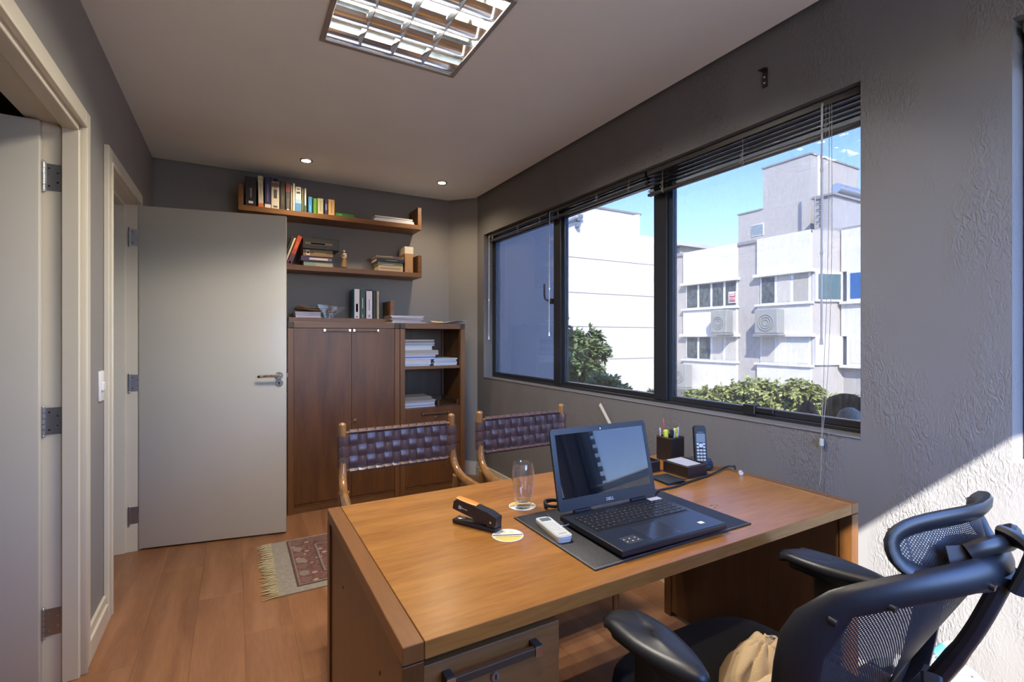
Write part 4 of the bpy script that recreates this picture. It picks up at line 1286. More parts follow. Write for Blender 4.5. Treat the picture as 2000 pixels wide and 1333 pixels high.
def visitor_chair(label):
    # local frame: centred between the posts, y = 0 at the back posts, the seat lies toward -y
    t = thing('visitor_chair', label, 'chair', (0, 0, 0), 0, 'woven leather visitor chairs in front of the desk')
    h = CW / 2
    for s in (-1, 1):
        # back post that sweeps forward into the arm
        P = bez([(s * h, 0.008, 0.930), (s * h, 0.004, 0.86), (s * h, -0.002, 0.78), (s * (h + 0.004), -0.020, 0.715), (s * (h + 0.010), -0.075, 0.672), (s * (h + 0.018), -0.16, 0.650), (s * (h + 0.026), -0.27, 0.646), (s * (h + 0.026), -0.40, 0.644)], 6)
        n = len(P)
        rad = []
        for i in range(n):
            f = i / (n - 1)
            ra = 0.0165 + (0.012 if f > 0.5 else 0) * min(1, (f - 0.5) / 0.2 if f > .5 else 0)
            rad.append((0.0165, ra))
        q = B(); q.tube(P, rad, 12, up=(0, 0.3, 1) if False else None); q.ball(P[0], (0.0165, 0.0165, 0.012), 12); q.ball(P[-1], (0.026, 0.024, 0.016), 12)
        q.build('arm_post', M_chair, t, world=False)
        # back leg carrying the post, knuckle at the joint, front leg under the arm
        q = B(); q.tube(bez([(s * (h + 0.006), -0.05, 0.668), (s * (h + 0.004), -0.03, 0.55), (s * h, 0.01, 0.30), (s * h, 0.06, 0.0)], 5), [0.022] * 6 + [0.019] * 5 + [0.016] * 5, 12)
        q.build('leg', M_chair, t, world=False)
        q = B(); q.tube([(s * (h + 0.026), -0.37, 0.640), (s * (h + 0.02), -0.385, 0.42), (s * (h + 0.01), -0.40, 0.0)], [0.019, 0.020, 0.015], 12)
        q.build('leg', M_chair, t, world=False)
        q = B(); q.tube([(s * h, -0.005, 0.39), (s * (h + 0.012), -0.39, 0.41)], 0.016, 10); q.build('side_rail', M_chair, t, world=False)
    for yy, zz_ in ((-0.385, 0.42), (-0.01, 0.40)):
        q = B(); q.tube([(-h, yy, zz_), (h, yy, zz_)], 0.015, 10); q.build('seat_rail', M_chair, t, world=False)
    zt, zb = 0.905, 0.735
    for zz_, r_ in ((zt - 0.006, 0.006), (zb + 0.006, 0.006)):
        q = B(); q.tube([(-h, 0.002, zz_), (h, 0.002, zz_)], r_, 10); q.build('back_rod', M_chair, t, world=False)
    # weave: upright straps looped round the rods, three cross straps looped round the posts
    NV = 12; rows = (0.868, 0.822, 0.776); amp = 0.0058
    pw = (CW - 0.050) / NV
    def yv(i, z):      # strap i passes in front (-y) or behind the cross straps by turns
        v = 0.0
        for j, zr in enumerate(rows):
            v += (1 if (i + j) % 2 else -1) * math.exp(-((z - zr) / 0.017) ** 2)
        return amp * v
    for i in range(NV):
        xc = -h + 0.025 + pw * (i + 0.5)
        path = [(yv(i, zt - (zt - zb) * k / 24), zt - (zt - zb) * k / 24) for k in range(25)]
        loop = [(0.002 + 0.0115 * math.cos(a), zt - 0.006 + 0.0115 * math.sin(a)) for a in (0.3, PI * .35, PI * .65, PI * .95)]
        lowl = [(0.002 - 0.0115 * math.cos(a), zb + 0.006 - 0.0115 * math.sin(a)) for a in (0.05 * PI, PI * .35, PI * .65, PI * .95)]
        full = loop + path[2:-2] + lowl
        wv = pw * 0.445
        q = B(); q.sheet(lambda u, v, xc=xc, full=full, wv=wv: (xc - wv + 2 * wv * u, full[min(int(v * (len(full) - 1) + 1e-6), len(full) - 1)][0] + (0.0016 * (2 * u - 1) ** 2), full[min(int(v * (len(full) - 1) + 1e-6), len(full) - 1)][1]), 4, len(full) - 1, 0.0026)
        q.build('upright_strap', M_leather, t, world=False)
    for j, zr in enumerate(rows):
        N = NV * 4
        pts = []
        for k in range(-2, N + 3):
            xx = -h + 0.025 + (CW - 0.05) * k / N
            ph = (xx - (-h + 0.025)) / pw - 0.5
            pts.append((xx, -amp * math.cos(PI * ph) * (1 if j % 2 == 0 else -1) * -1 * 1.0))
        # ends wrap round the posts
        ends_l = [(-h + 0.021 * math.cos(a), 0.003 - 0.021 * math.sin(a)) for a in (-1.9, -2.6, PI, 2.4, 1.6, 1.0)]
        ends_r = [(h - 0.021 * math.cos(a), 0.003 - 0.021 * math.sin(a)) for a in (1.0, 1.6, 2.4, PI, -2.6, -1.9)]
        pts = ends_l + pts[2:-2] + ends_r
        n = len(pts) - 1
        q = B(); q.sheet(lambda u, v, pts=pts, n=n, zr=zr: (pts[int(u * n + 1e-6)][0], pts[int(u * n + 1e-6)][1] + 0.0014 * (2 * v - 1) ** 2, zr - 0.0205 + 0.041 * v), n, 4, 0.0026)
        q.build('cross_strap', M_leather, t, world=False)
    # woven seat sling: straps front to back and side to side
    for i in range(11):
        xc = -h + 0.03 + (CW - 0.06) * (i + .5) / 11
        q = B(); q.sheet(lambda u, v, xc=xc, i=i: (xc - 0.019 + 0.038 * u, -0.39 + 0.385 * v, 0.432 - 0.02 * math.sin(PI * v) + 0.0035 * math.sin(PI * 9 * v + PI * i)), 1, 36, 0.0026); q.build('seat_strap', M_leather, t, world=False)
    for i in range(9):
        yc = -0.385 + 0.375 * (i + .5) / 9
        q = B(); q.sheet(lambda u, v, yc=yc, i=i: (-h - 0.005 + (CW + 0.01) * u, yc - 0.019 + 0.038 * v, 0.432 - 0.02 * math.sin(PI * (yc + 0.39) / 0.385) + 0.0035 * math.sin(PI * 11 * u + PI * (i + 1))), 44, 1, 0.0026); q.build('seat_strap', M_leather, t, world=False)
    return t
ca = visitor_chair('woven leather chair with wooden arms nearer the cabinet doors')
cb = copy_tree(ca)
ca.location = (0.634, 2.115, 0); ca.rotation_euler = (0, 0, R(0.8))
cb.location = (1.272, 2.13, 0); cb.rotation_euler = (0, 0, R(1.5))
cb['label'] = 'woven leather chair with wooden arms nearer the window, partly behind laptop'

# ------------------------------------------------------------------ things on the desk
M_pad = mat('black_leather_pad', (0.009, 0.009, 0.013), 0.45, bump=0.25, bscale=400)
t = thing('desk_pad', 'black leather desk pad with stitched rim under the laptop', 'desk pad', (1.02, 1.09, DZ))
q = B(); q.box(0.733, 1.316, 0.900, 1.284, DZ + 0.0003, DZ + 0.0038, 0.0014, 2); q.build('pad', M_pad, t)
q = B()
for k in range(96):
    xx = 0.738 + 0.573 * k / 96
    q.box(xx, xx + 0.0042, 0.9036, 0.9046, DZ + 0.0036, DZ + 0.0043)
for k in range(62):
    yy = 0.905 + 0.375 * k / 62
    q.box(0.7366, 0.7376, yy, yy + 0.0042, DZ + 0.0036, DZ + 0.0043)
    q.box(1.3114, 1.3124, yy, yy + 0.0042, DZ + 0.0036, DZ + 0.0043)
o = q.build('stitching', mat('grey_thread', (0.30, 0.28, 0.30), 0.7), t); o['kind'] = 'stuff'
PZ = DZ + 0.0040

# laptop: origin at the hinge line, local x to the right, y away from the sitter
M_lap = mat('laptop_shell', (0.010, 0.012, 0.017), 0.38, noise=0.05, nscale=200)
M_deck = mat('laptop_deck', (0.016, 0.020, 0.030), 0.30, noise=0.06, nscale=300)
M_key = mat('laptop_key', (0.014, 0.015, 0.018), 0.30)
LW, LD = 0.380, 0.268
lap = thing('laptop', 'open black laptop on the desk pad with mirror-like dark screen', 'laptop', (1.018, 1.168, PZ), R(-1.4))
q = B(); q.box(-LW / 2, LW / 2, -LD, 0.006, 0.006, 0.0225, 0.003, 2); base = q.build('base', M_lap, lap, world=False)
q = B(); q.box(-LW / 2 + 0.003, LW / 2 - 0.003, -LD + 0.003, -0.012, 0.0222, 0.0232, 0.0004); q.build('deck', M_deck, base, world=False)
for fx_, fy_ in ((-0.15, -0.25), (0.15, -0.25), (-0.15, -0.02), (0.15, -0.02)):
    q = B(); q.box(fx_ - 0.02, fx_ + 0.02, fy_ - 0.005, fy_ + 0.005, 0.0004, 0.0065, 0.001); q.build('foot', M_black, base, world=False)
q = B(); q.box(-0.172, 0.172, -0.152, -0.036, 0.0228, 0.0234); q.build('key_well', M_black, base, world=False)
KP = 0.0181
kmesh = {}
leg = B()
def key(cx, cy, wd, dp):
    k = (round(wd, 4), round(dp, 4))
    if k not in kmesh:
        q = B(); q.box(-wd / 2, wd / 2, -dp / 2, dp / 2, 0, 0.0018, 0.0007); o = q.build('key', M_key, base, world=False); kmesh[k] = o.data
    else:
        o = link('key', kmesh[k], base)
    o.location = (cx, cy, 0.0235)
    leg.box(cx - 0.0040, cx - 0.0016, cy + 0.0012, cy + 0.0036, 0.02531, 0.02545)
ky = -0.0455
for r_ in range(6):
    dp = 0.0112 if r_ == 0 else 0.0162
    cy = ky - (0 if r_ == 0 else 0.0155 + (r_ - 1) * KP + 0.0005)
    x = -0.170
    widths = {0: [1] * 15, 1: [1] * 13 + [2.0], 2: [1.5] + [1] * 12 + [1.5], 3: [1.75] + [1] * 11 + [2.25], 4: [1.25] + [1] * 11 + [2.75], 5: [1.25, 1, 1.1, 1.2, 5.2, 1.1, 1.1, 1.0, 1.0, 1.05]}[r_]
    for w_ in widths:
        key(x + w_ * KP / 2, cy, w_ * KP - 0.0024, dp)
        x += w_ * KP
    x = 0.1015
    for c_ in range(4):
        if r_ == 5 and c_ == 0:
            key(x + KP * 0.95, cy, 2 * KP * 0.95 - 0.0024, dp)
        elif r_ == 5 and c_ == 1:
            pass
        else:
            key(x + KP * 0.95 * 0.5, cy, KP * 0.95 - 0.0024, dp)
        x += KP * 0.95
o = leg.build('key_legends', mat('key_print', (0.32, 0.33, 0.35), 0.5), base, world=False); o['kind'] = 'stuff'
q = B(); q.box(-0.075, 0.030, -LD + 0.014, -0.166, 0.0231, 0.0236, 0.0002); q.build('touchpad', mat('touchpad', (0.026, 0.032, 0.046), 0.16), base, world=False)
q = B(); q.box(0.135, 0.182, -0.030, -0.006, 0.0232, 0.0236); q.build('sticker', mat('paper_sticker', (0.62, 0.62, 0.64), 0.5), base, world=False, label='white paper sticker by the hinge')
q = B(); q.box(0.118, 0.136, -LD + 0.030, -LD + 0.044, 0.0232, 0.0236); q.build('sticker', MATS['paper_sticker'], base, world=False, label='small white sticker on the palm rest')
q = B(); q.box(-0.150, -0.098, -LD + 0.022, -LD + 0.062, 0.0232, 0.0235); st = q.build('sticker', mat('grey_sticker', (0.045, 0.048, 0.055), 0.25), base, world=False, label='dark sticker with pale symbols')
q = B()
for k in range(6):
    cx_ = -0.143 + 0.018 * (k % 3); cy_ = -LD + 0.034 + 0.014 * (k // 3)
    q.ball((cx_, cy_, 0.0236), (0.0026, 0.0022, 0.0003), 8)
o = q.build('symbols', mat('sticker_symbols', (0.5, 0.5, 0.52), 0.5), base, world=False); o['kind'] = 'stuff'
for s in (-1, 1):
    q = B(); q.cyl((s * 0.11 - 0.03, 0.004, 0.0235), (s * 0.11 + 0.03, 0.004, 0.0235), 0.0062, n=10); q.build('hinge', M_black, base, world=False)
# lid, leaning back
TILT = R(13.2)
ML = Matrix.Translation((0, 0.008, 0.024)) @ Matrix.Rotation(-TILT, 4, 'X')
LH = 0.241
def rrect(w_, h, r, n=5, cx=0.0, cz=0.0):
    pts = []
    for qx, qz, a0 in ((1, 1, 0), (-1, 1, 90), (-1, -1, 180), (1, -1, 270)):
        for k in range(n + 1):
            a = R(a0 + 90 * k / n)
            pts.append((cx + qx * (w_ / 2 - r) + r * math.cos(a), cz + qz * (h / 2 - r) + r * math.sin(a)))
    return pts
q = B(); q.prism(rrect(LW, LH, 0.012, 5, 0, LH / 2 + 0.004), 'y', -0.003, 0.006); q.xf(ML); lid = q.build('lid', M_lap, lap, world=False)
M_scr = mat('dark_screen', (0.006, 0.008, 0.011), 0.015, 0.0, spec=0.75)
M_scr.node_tree.nodes['Principled BSDF'].inputs['IOR'].default_value = 1.5
q = B(); q.prism(rrect(LW - 0.032, LH - 0.052, 0.001, 2, 0, LH / 2 + 0.012), 'y', -0.0034, -0.0026); q.xf(ML); q.build('screen', M_scr, lid, world=False)
q = B(); q.cyl((0, -0.0034, LH - 0.008), (0, -0.0028, LH - 0.008), 0.0022, n=10); q.xf(ML); q.build('webcam', M_chrome, lid, world=False)
lettering('brand_lettering', 'DELL', 0.013, wmat(lap) @ ML @ frame3((0, -0.0033, 0.0165), (1, 0, 0), (0, 0, 1)), mat('silver_lettering', (0.65, 0.66, 0.68), 0.3, 0.4), lid)

# remote control
M_rem = mat('remote_white', (0.48, 0.50, 0.50), 0.35)
t = thing('remote_control', 'white air conditioner remote lying on the desk pad edge', 'remote', (0.772, 1.130, PZ), R(-8))
q = B()
prof = rrect(0.046, 0.150, 0.012, 5)
q.prism([(x_ * 0.93, y_ * 0.98) for x_, y_ in prof], 'z', 0.0002, 0.008)
q.prism(prof, 'z', 0.008, 0.0165); q.build('body', M_rem, t, world=False)
q = B(); q.prism(rrect(0.040, 0.142, 0.010, 5), 'z', 0.0165, 0.0180); q.build('face', mat('remote_face', (0.46, 0.48, 0.46), 0.4), t, world=False)
q = B(); q.box(-0.0155, 0.0155, 0.040, 0.063, 0.0180, 0.0186, 0.0002); q.build('display', mat('lcd_grey', (0.10, 0.13, 0.16), 0.2), t, world=False)
for r_ in range(5):
    for c_ in range(3):
        q = B(); q.box(-0.0145 + c_ * 0.0105, -0.0065 + c_ * 0.0105, 0.022 - r_ * 0.0125, 0.029 - r_ * 0.0125, 0.0180, 0.0192, 0.0005)
        q.build('button', mat('remote_button', (0.50, 0.53, 0.51), 0.45) if (r_, c_) != (0, 1) else mat('remote_green', (0.48, 0.55, 0.35), 0.45), t, world=False)
q = B(); q.box(-0.011, 0.011, -0.0565, -0.0545, 0.0180, 0.0183); q.build('printed_name', M_ink_d, t, world=False)

# stapler: origin at the hinge end, local x runs toward the open jaw
sa = Vector((0.640, 1.226, 0)); sb_ = Vector((0.570, 1.354, 0))
t = thing('stapler', 'black and orange stapler with raised jaw on the desk', 'stapler', (0.640, 1.226, DZ + 0.0004), math.atan2(sb_.y - sa.y, sb_.x - sa.x))
M_stp = mat('stapler_black', (0.014, 0.015, 0.020), 0.32)
q = B(); q.box(-0.012, 0.142, -0.0175, 0.0175, 0, 0.013, 0.004, 2); q.box(-0.012, 0.020, -0.0175, 0.0175, 0.012, 0.022, 0.003); q.build('base', M_stp, t, world=False)
q = B(); q.ball((0.122, 0, 0.0132), (0.016, 0.012, 0.0015), 14); q.build('anvil', M_chrome, t, world=False)
q = B(); q.prism([(0.0, 0.018), (0.06, 0.013), (0.074, 0.030), (0.010, 0.034)], 'y', -0.011, 0.011); q.build('hinge_block', M_black, t, world=False)
MS = Matrix.Translation((0.002, 0, 0.026)) @ Matrix.Rotation(R(-9), 4, 'Y')
def jaw(y0, y1, sh):
    q = B(); q.prism([(-0.014, -0.004), (-0.012, 0.018), (0.02, 0.024 + sh), (0.09, 0.026 + sh), (0.132, 0.024 + sh), (0.140, 0.016), (0.140, -0.006), (0.05, -0.010)], 'y', y0, y1)
    return q
q = jaw(-0.0150, 0.0150, 0.0); q.xf(MS); o = q.build('jaw', M_stp, t, world=False)
q = B(); q.sheet(lambda u, v: MS @ Vector((0.062 + 0.074 * u, (-1 + 2 * v) * 0.0135 * (math.sin(PI * min(1, 0.18 + u * 0.62)) ** 0.6), 0.0262 - 0.0012 * u + 0.002 * (1 - (2 * v - 1) ** 2))), 12, 8, 0.003)
q.build('grip', mat('orange_plastic', (0.62, 0.19, 0.025), 0.4), t, world=False)
q = B(); q.cyl((0.004, -0.0185, 0.028), (0.004, 0.0185, 0.028), 0.0035, n=10); q.build('pin', M_chrome, t, world=False)
q = B(); wm_ = MS
for k in range(6):
    q.box(0.088 + k * 0.0055, 0.088 + k * 0.0055 + 0.0035, 0.0150, 0.01535, 0.0035 + (0.0015 if k < 4 else -0.002), 0.0075 + (0 if k < 4 else 0.004))
q.xf(MS); q.build('printed_logo', M_ink_w, t, world=False)

# coasters and tumbler
def coaster(label, x_, y_, rz):
    t = thing('coaster', label, 'coaster', (x_, y_, DZ + 0.0003), rz, 'round printed paper coasters')
    q = B(); q.lathe([(0.0435, 0), (0.0435, 0.0014), (0.043, 0.0018)], (0, 0, 0), 40); q.build('card', mat('coaster_white', (0.64, 0.62, 0.56), 0.6), t, world=False)
    pts = [(0.0405 * math.cos(a), 0.0405 * math.sin(a)) for a in [R(190 + 160 * k / 20) for k in range(21)]]
    q = B(); q.prism(pts, 'z', 0.0018, 0.0020); q.build('yellow_print', mat('coaster_yellow', (0.55, 0.40, 0.08), 0.6), t, world=False)
    q = B(); q.box(-0.0415, 0.0415, -0.0035, 0.0035, 0.0018, 0.0021); q.build('dark_band', mat('coaster_band', (0.07, 0.07, 0.11), 0.6), t, world=False)
    q = B()
    for k in range(13):
        hgt = random.uniform(0.003, 0.0048)
        q.box(-0.032 + k * 0.005, -0.032 + k * 0.005 + 0.0034, -0.0085 - 0.0035, -0.0085 - 0.0035 + hgt, 0.0020, 0.00215)
    o = q.build('printed_line', mat('coaster_print', (0.10, 0.085, 0.02), 0.6), t, world=False); o['kind'] = 'stuff'
    q = B(); q.ball((-0.010, 0.022, 0.0019), (0.010, 0.006, 0.0002), 12).ball((0.012, 0.020, 0.0019), (0.008, 0.007, 0.0002), 12); q.build('emblem', mat('coaster_emblem', (0.50, 0.45, 0.18), 0.6), t, world=False)
coaster('round yellow and white coaster lying free beside the stapler', 0.655, 1.180, R(-24))
coaster('round printed coaster under the empty glass', 0.810, 1.362, R(160))
def clear_glass(name):
    m, nt, b_ = new_mat(name)
    b_.inputs['Base Color'].default_value = (1, 1, 1, 1)
    b_.inputs['Roughness'].default_value = 0.0
    b_.inputs['IOR'].default_value = 1.45
    b_.inputs['Transmission Weight'].default_value = 1.0
    return m
M_tumb = pane_mat('tumbler_glass', (0.955, 0.96, 0.97), 2.4, 0.035)
gx, gy, gz = 0.806, 1.350, DZ + 0.0026
t = thing('drinking_glass', 'empty clear tumbler standing on a coaster', 'glass', (gx, gy, gz))
prof_o = [(0.024, 0.0), (0.0265, 0.002), (0.0285, 0.02), (0.0345, 0.06), (0.0365, 0.09), (0.0350, 0.12), (0.0325, 0.1415)]
prof_i = [(0.0312, 0.1415), (0.0336, 0.12), (0.0350, 0.09), (0.0330, 0.06), (0.0272, 0.024), (0.0200, 0.019), (0.0005, 0.018)]
q = B(); q.lathe([(0.0005, 0.0)] + prof_o + [(0.0319, 0.1425)] + prof_i, (gx, gy, gz), 40, cap=True)
q.build('tumbler', M_tumb, t, angle=50)

# pen holder and its pens
M_lthr = mat('brown_black_leather', (0.018, 0.012, 0.011), 0.38, bump=0.2, bscale=350)
M_seam = mat('leather_seam', (0.30, 0.27, 0.26), 0.6)
def leather_box(name, label, cat, x0, x1, y0, y1, h, wall=0.004):
    t = thing(name, label, cat, ((x0 + x1) / 2, (y0 + y1) / 2, DZ + 0.0004))
    z0 = DZ + 0.0004
    q = B(); q.box(x0, x1, y0, y1, z0, z0 + 0.004, 0.001); q.build('bottom', M_lthr, t)
    for a, b_, c, d_ in ((x0, x0 + wall, y0, y1), (x1 - wall, x1, y0, y1), (x0 + wall, x1 - wall, y0, y0 + wall), (x0 + wall, x1 - wall, y1 - wall, y1)):
        q = B(); q.box(a, b_, c, d_, z0 + 0.004, z0 + h, 0.0008); q.build('wall_panel', M_lthr, t)
    q = B()
    for a, b_, c, d_ in ((x0 - .0003, x0 + .0006, y0, y1), (x1 - .0006, x1 + .0003, y0, y1), (x0, x1, y0 - .0003, y0 + .0006), (x0, x1, y1 - .0006, y1 + .0003)):
        q.box(a, b_, c, d_, z0 + h - 0.004, z0 + h - 0.0032)
    q.build('seam', M_seam, t)
    return t
leather_box('pen_holder', 'square dark leather pen holder on the far desk corner', 'pen holder', 1.652, 1.736, 1.512, 1.596, 0.106)
def pen(name, label, base_xy, top_xy, L, r, col, tip, rough=0.35, blunt=False):
    b0 = Vector((base_xy[0], base_xy[1], DZ + 0.0085)); d_ = Vector((top_xy[0] - base_xy[0], top_xy[1] - base_xy[1], 0))
    up = Vector((d_.x, d_.y, math.sqrt(max(L * L - d_.length ** 2, 1e-6)))).normalized()
    t = thing(name, label, 'pen', tuple(b0), group='pens in the leather holder')
    q = B(); q.tube([b0, b0 + up * L * 0.72], [r * 0.8, r], 10); q.build('barrel', mat('pen_' + label[:18], col, rough), t)
    q = B(); q.tube([b0 + up * L * 0.7205, b0 + up * L * 0.97, b0 + up * L], [r * 1.08, r * 1.05, r * (0.95 if blunt else 0.5)], 10); cp = q.build('cap', mat('cap_' + label[:18], tip, rough), t)
    side = up.cross(Vector((0, 1, 0))).normalized()
    q = B(); q.tube([b0 + up * L * 0.95 + side * r * 1.2, b0 + up * L * 0.80 + side * r * 1.35], [0.0012, 0.0012], 6); q.build('clip', M_chrome, cp)
pen('pen', 'silver ballpoint at the left of the pen holder', (1.668, 1.580), (1.664, 1.586), 0.132, 0.0038, (0.42, 0.45, 0.50), (0.5, 0.53, 0.58))
pen('highlighter', 'yellow highlighter at the left of the pen holder', (1.675, 1.560), (1.668, 1.556), 0.126, 0.0105, (0.55, 0.62, 0.06), (0.62, 0.70, 0.06), blunt=True)
pen('marker', 'thick black marker in the middle of the pen holder', (1.690, 1.548), (1.688, 1.540), 0.128, 0.0080, (0.015, 0.015, 0.018), (0.012, 0.012, 0.015), blunt=True)
pen('pen', 'white ballpoint right of the black marker', (1.705, 1.545), (1.706, 1.540), 0.130, 0.0042, (0.62, 0.62, 0.60), (0.62, 0.60, 0.50))
pen('pen', 'tall silver pen right of the middle in the holder', (1.712, 1.532), (1.715, 1.528), 0.140, 0.0040, (0.50, 0.54, 0.60), (0.55, 0.58, 0.64))
pen('highlighter', 'yellow highlighter at the right of the pen holder', (1.720, 1.560), (1.728, 1.552), 0.128, 0.0105, (0.55, 0.62, 0.06), (0.62, 0.70, 0.06), blunt=True)
pen('pencil', 'red pencil standing tallest in the pen holder', (1.684, 1.574), (1.676, 1.578), 0.175, 0.0038, (0.35, 0.05, 0.05), (0.45, 0.06, 0.06))
# card tray with cards, second tray half hidden by the lid
leather_box('card_tray', 'low dark leather tray full of cards beside the phone', 'tray', 1.520, 1.632, 1.308, 1.432, 0.048)
t = thing('card_stack', 'stack of white cards and notes in the leather tray', 'cards', (1.576, 1.37, DZ + 0.006))
for k in range(8):
    q = B(); Mx = Matrix.Translation((1.576 + random.uniform(-.003, .003), 1.37 + random.uniform(-.004, .004), DZ + 0.0052 + 0.0052 * k)) @ Matrix.Rotation(random.uniform(-.05, .05), 4, 'Z') @ Matrix.Rotation(random.uniform(-.01, .01) if k < 7 else 0.05, 4, 'X')
    q.box(-0.043, 0.043, -0.050, 0.050, 0.0006, 0.0046, 0.0005, M=Mx); q.build('card', mat('card_%d' % (k % 3), [(0.42, 0.44, 0.50), (0.36, 0.38, 0.44), (0.48, 0.50, 0.56)][k % 3], 0.6), t)
leather_box('pin_tray', 'low dark leather tray behind the laptop lid', 'tray', 1.405, 1.512, 1.440, 1.552, 0.045)
# cordless phone
M_ph = mat('phone_black', (0.010, 0.011, 0.014), 0.5, spec=0.3)
px_, py_ = 1.690, 1.395
rzp = R(-32)
t = thing('phone_cradle', 'dark blue-black phone charging cradle on the desk', 'phone cradle', (px_, py_, DZ + 0.0004), rzp)
q = B(); q.lathe([(0.046, 0), (0.050, 0.004), (0.050, 0.020), (0.043, 0.034), (0.030, 0.038)], (0.012, 0.018, 0), 28, sy=1.1); q.build('dome', mat('cradle_blue', (0.015, 0.03, 0.06), 0.18), t, world=False)
q = B(); q.box(-0.034, 0.034, -0.046, -0.030, 0, 0.022, 0.004, 2); q.build('lip', M_ph, t, world=False)
h = thing('cordless_phone', 'black cordless phone handset standing in its cradle', 'phone', (px_ - 0.024, py_ - 0.030, DZ + 0.0236), rzp)
MP = Matrix.Rotation(R(-9), 4, 'X')
q = B(); q.prism(rrect(0.047, 0.158, 0.014, 5, 0, 0.080), 'y', -0.010, 0.014); q.xf(MP); hb = q.build('handset', M_ph, h, world=False)
q = B(); q.prism(rrect(0.036, 0.036, 0.003, 3, 0, 0.108), 'y', -0.0112, -0.0098); q.xf(MP); q.build('display', mat('phone_lcd', (0.07, 0.085, 0.09), 0.35), hb, world=False)
q = B(); q.box(-0.012, 0.012, -0.0108, -0.0098, 0.130, 0.1325); q.xf(MP); q.build('printed_name', mat('phone_print', (0.10, 0.10, 0.11), 0.4), hb, world=False)
q = B(); q.cyl((0, -0.0098, 0.078), (0, -0.0125, 0.078), 0.0082, n=18); q.xf(MP); q.build('dial_key', mat('phone_key', (0.42, 0.44, 0.44), 0.35), hb, world=False)
for r_ in range(6):
    for c_ in range(3):
        if r_ < 2 and c_ == 1:
            continue
        zc = 0.084 - r_ * 0.0128
        q = B(); q.box(-0.0175 + c_ * 0.0125, -0.0175 + c_ * 0.0125 + 0.0100, -0.0118, -0.0098, zc - 0.004, zc + 0.004, 0.0008); q.xf(MP); q.build('phone_key', MATS['phone_key'], hb, world=False)
# wallet, plug, paper clip
t = thing('wallet', 'flat black wallet lying in front of the card tray', 'wallet', (1.438, 1.332, DZ + 0.0004), R(-6))
q = B(); q.box(-0.045, 0.045, -0.053, 0.053, 0, 0.0042, 0.0015, 2); q.build('lower_cover', M_lthr, t, world=False)
q = B(); q.sheet(lambda u, v: (-0.045 + 0.09 * u, -0.053 + 0.106 * v, 0.0066 + 0.006 * u * (1 - v) ** 2), 8, 8, 0.003); q.build('upper_cover', mat('wallet_black', (0.02, 0.025, 0.03), 0.3), t, world=False)
t = thing('cable_plug', 'small white clear plug lying on the far desk edge', 'plug', (1.751, 1.244, DZ + 0.0002))
q = B(); q.cyl((1.742, 1.236, DZ + 0.009), (1.752, 1.246, DZ + 0.009), 0.0085, n=14); q.build('plug_body', mat('clear_white', (0.55, 0.57, 0.56), 0.2), t)
q = B(); q.cyl((1.752, 1.246, DZ + 0.009), (1.768, 1.256, DZ + 0.008), 0.0052, n=12); q.build('plug_tip', M_white, t)
q = B(); q.tube(bez([(1.332, 1.056, DZ + 0.001), (1.337, 1.047, DZ + 0.001), (1.345, 1.048, DZ + 0.001), (1.346, 1.057, DZ + 0.001), (1.337, 1.062, DZ + 0.001), (1.352, 1.066, DZ + 0.001), (1.365, 1.052, DZ + 0.001), (1.372, 1.066, DZ + 0.001)], 5), 0.0007, 5)
tag(q.build('paper_clip', M_steel, None), 'bent wire paper clip on the desk right of the pad', 'paper clip')
# cables on the desk
q = B(); q.tube(bez([(1.213, 1.186, DZ + 0.012), (1.30, 1.249, DZ + 0.005), (1.395, 1.255, DZ + 0.0045), (1.495, 1.272, DZ + 0.0045), (1.60, 1.288, DZ + 0.0045), (1.687, 1.306, DZ + 0.006), (1.77, 1.330, DZ + 0.008), (1.803, 1.322, DZ + 0.008), (1.812, 1.310, DZ - 0.02), (1.815, 1.30, DZ - 0.30), (1.83, 1.29, 0.05)], 8), 0.0036, 8)
tag(q.build('power_cable', M_black, None), 'black power cable running from the laptop over the desk edge', 'cable')
q = B(); q.tube(bez([(0.86, 1.300, DZ + 0.006), (0.875, 1.325, DZ + 0.012), (0.905, 1.32, DZ + 0.016), (0.915, 1.298, DZ + 0.012), (0.89, 1.288, DZ + 0.008), (0.862, 1.296, DZ + 0.014), (0.87, 1.318, DZ + 0.02), (0.90, 1.314, DZ + 0.020), (0.93, 1.300, DZ + 0.012)], 6), 0.0050, 8)
tag(q.build('cable_coil', M_black, None), 'coiled black cable behind the left side of the laptop', 'cable')
q = B(); q.tube(bez([(0.822, 1.125, PZ + 0.014), (0.800, 1.128, PZ + 0.012), (0.795, 1.145, PZ + 0.006), (0.815, 1.20, PZ + 0.004), (0.83, 1.25, PZ + 0.004)], 6), 0.0028, 8)
tag(q.build('usb_cable', mat('cable_grey', (0.05, 0.05, 0.06), 0.25), None), 'short thin cable looping out of the left side of laptop', 'cable')
# white strip leaning along the window wall behind the laptop
t = thing('white_strip', 'narrow white plastic strip leaning on the window wall behind laptop', 'strip', (XR - 0.012, 1.75, 0))
Pa = Vector((XR - 0.010, 2.378, 0.880)); Pb = Vector((XR - 0.026, 1.70, 0.131)); dn = (Pa - Pb).normalized()
q = B(); q.tube([Pb, Pa], [(0.013, 0.002)] * 2, 4, up=(0, 0, 1)); q.build('strip_board', M_white, t)

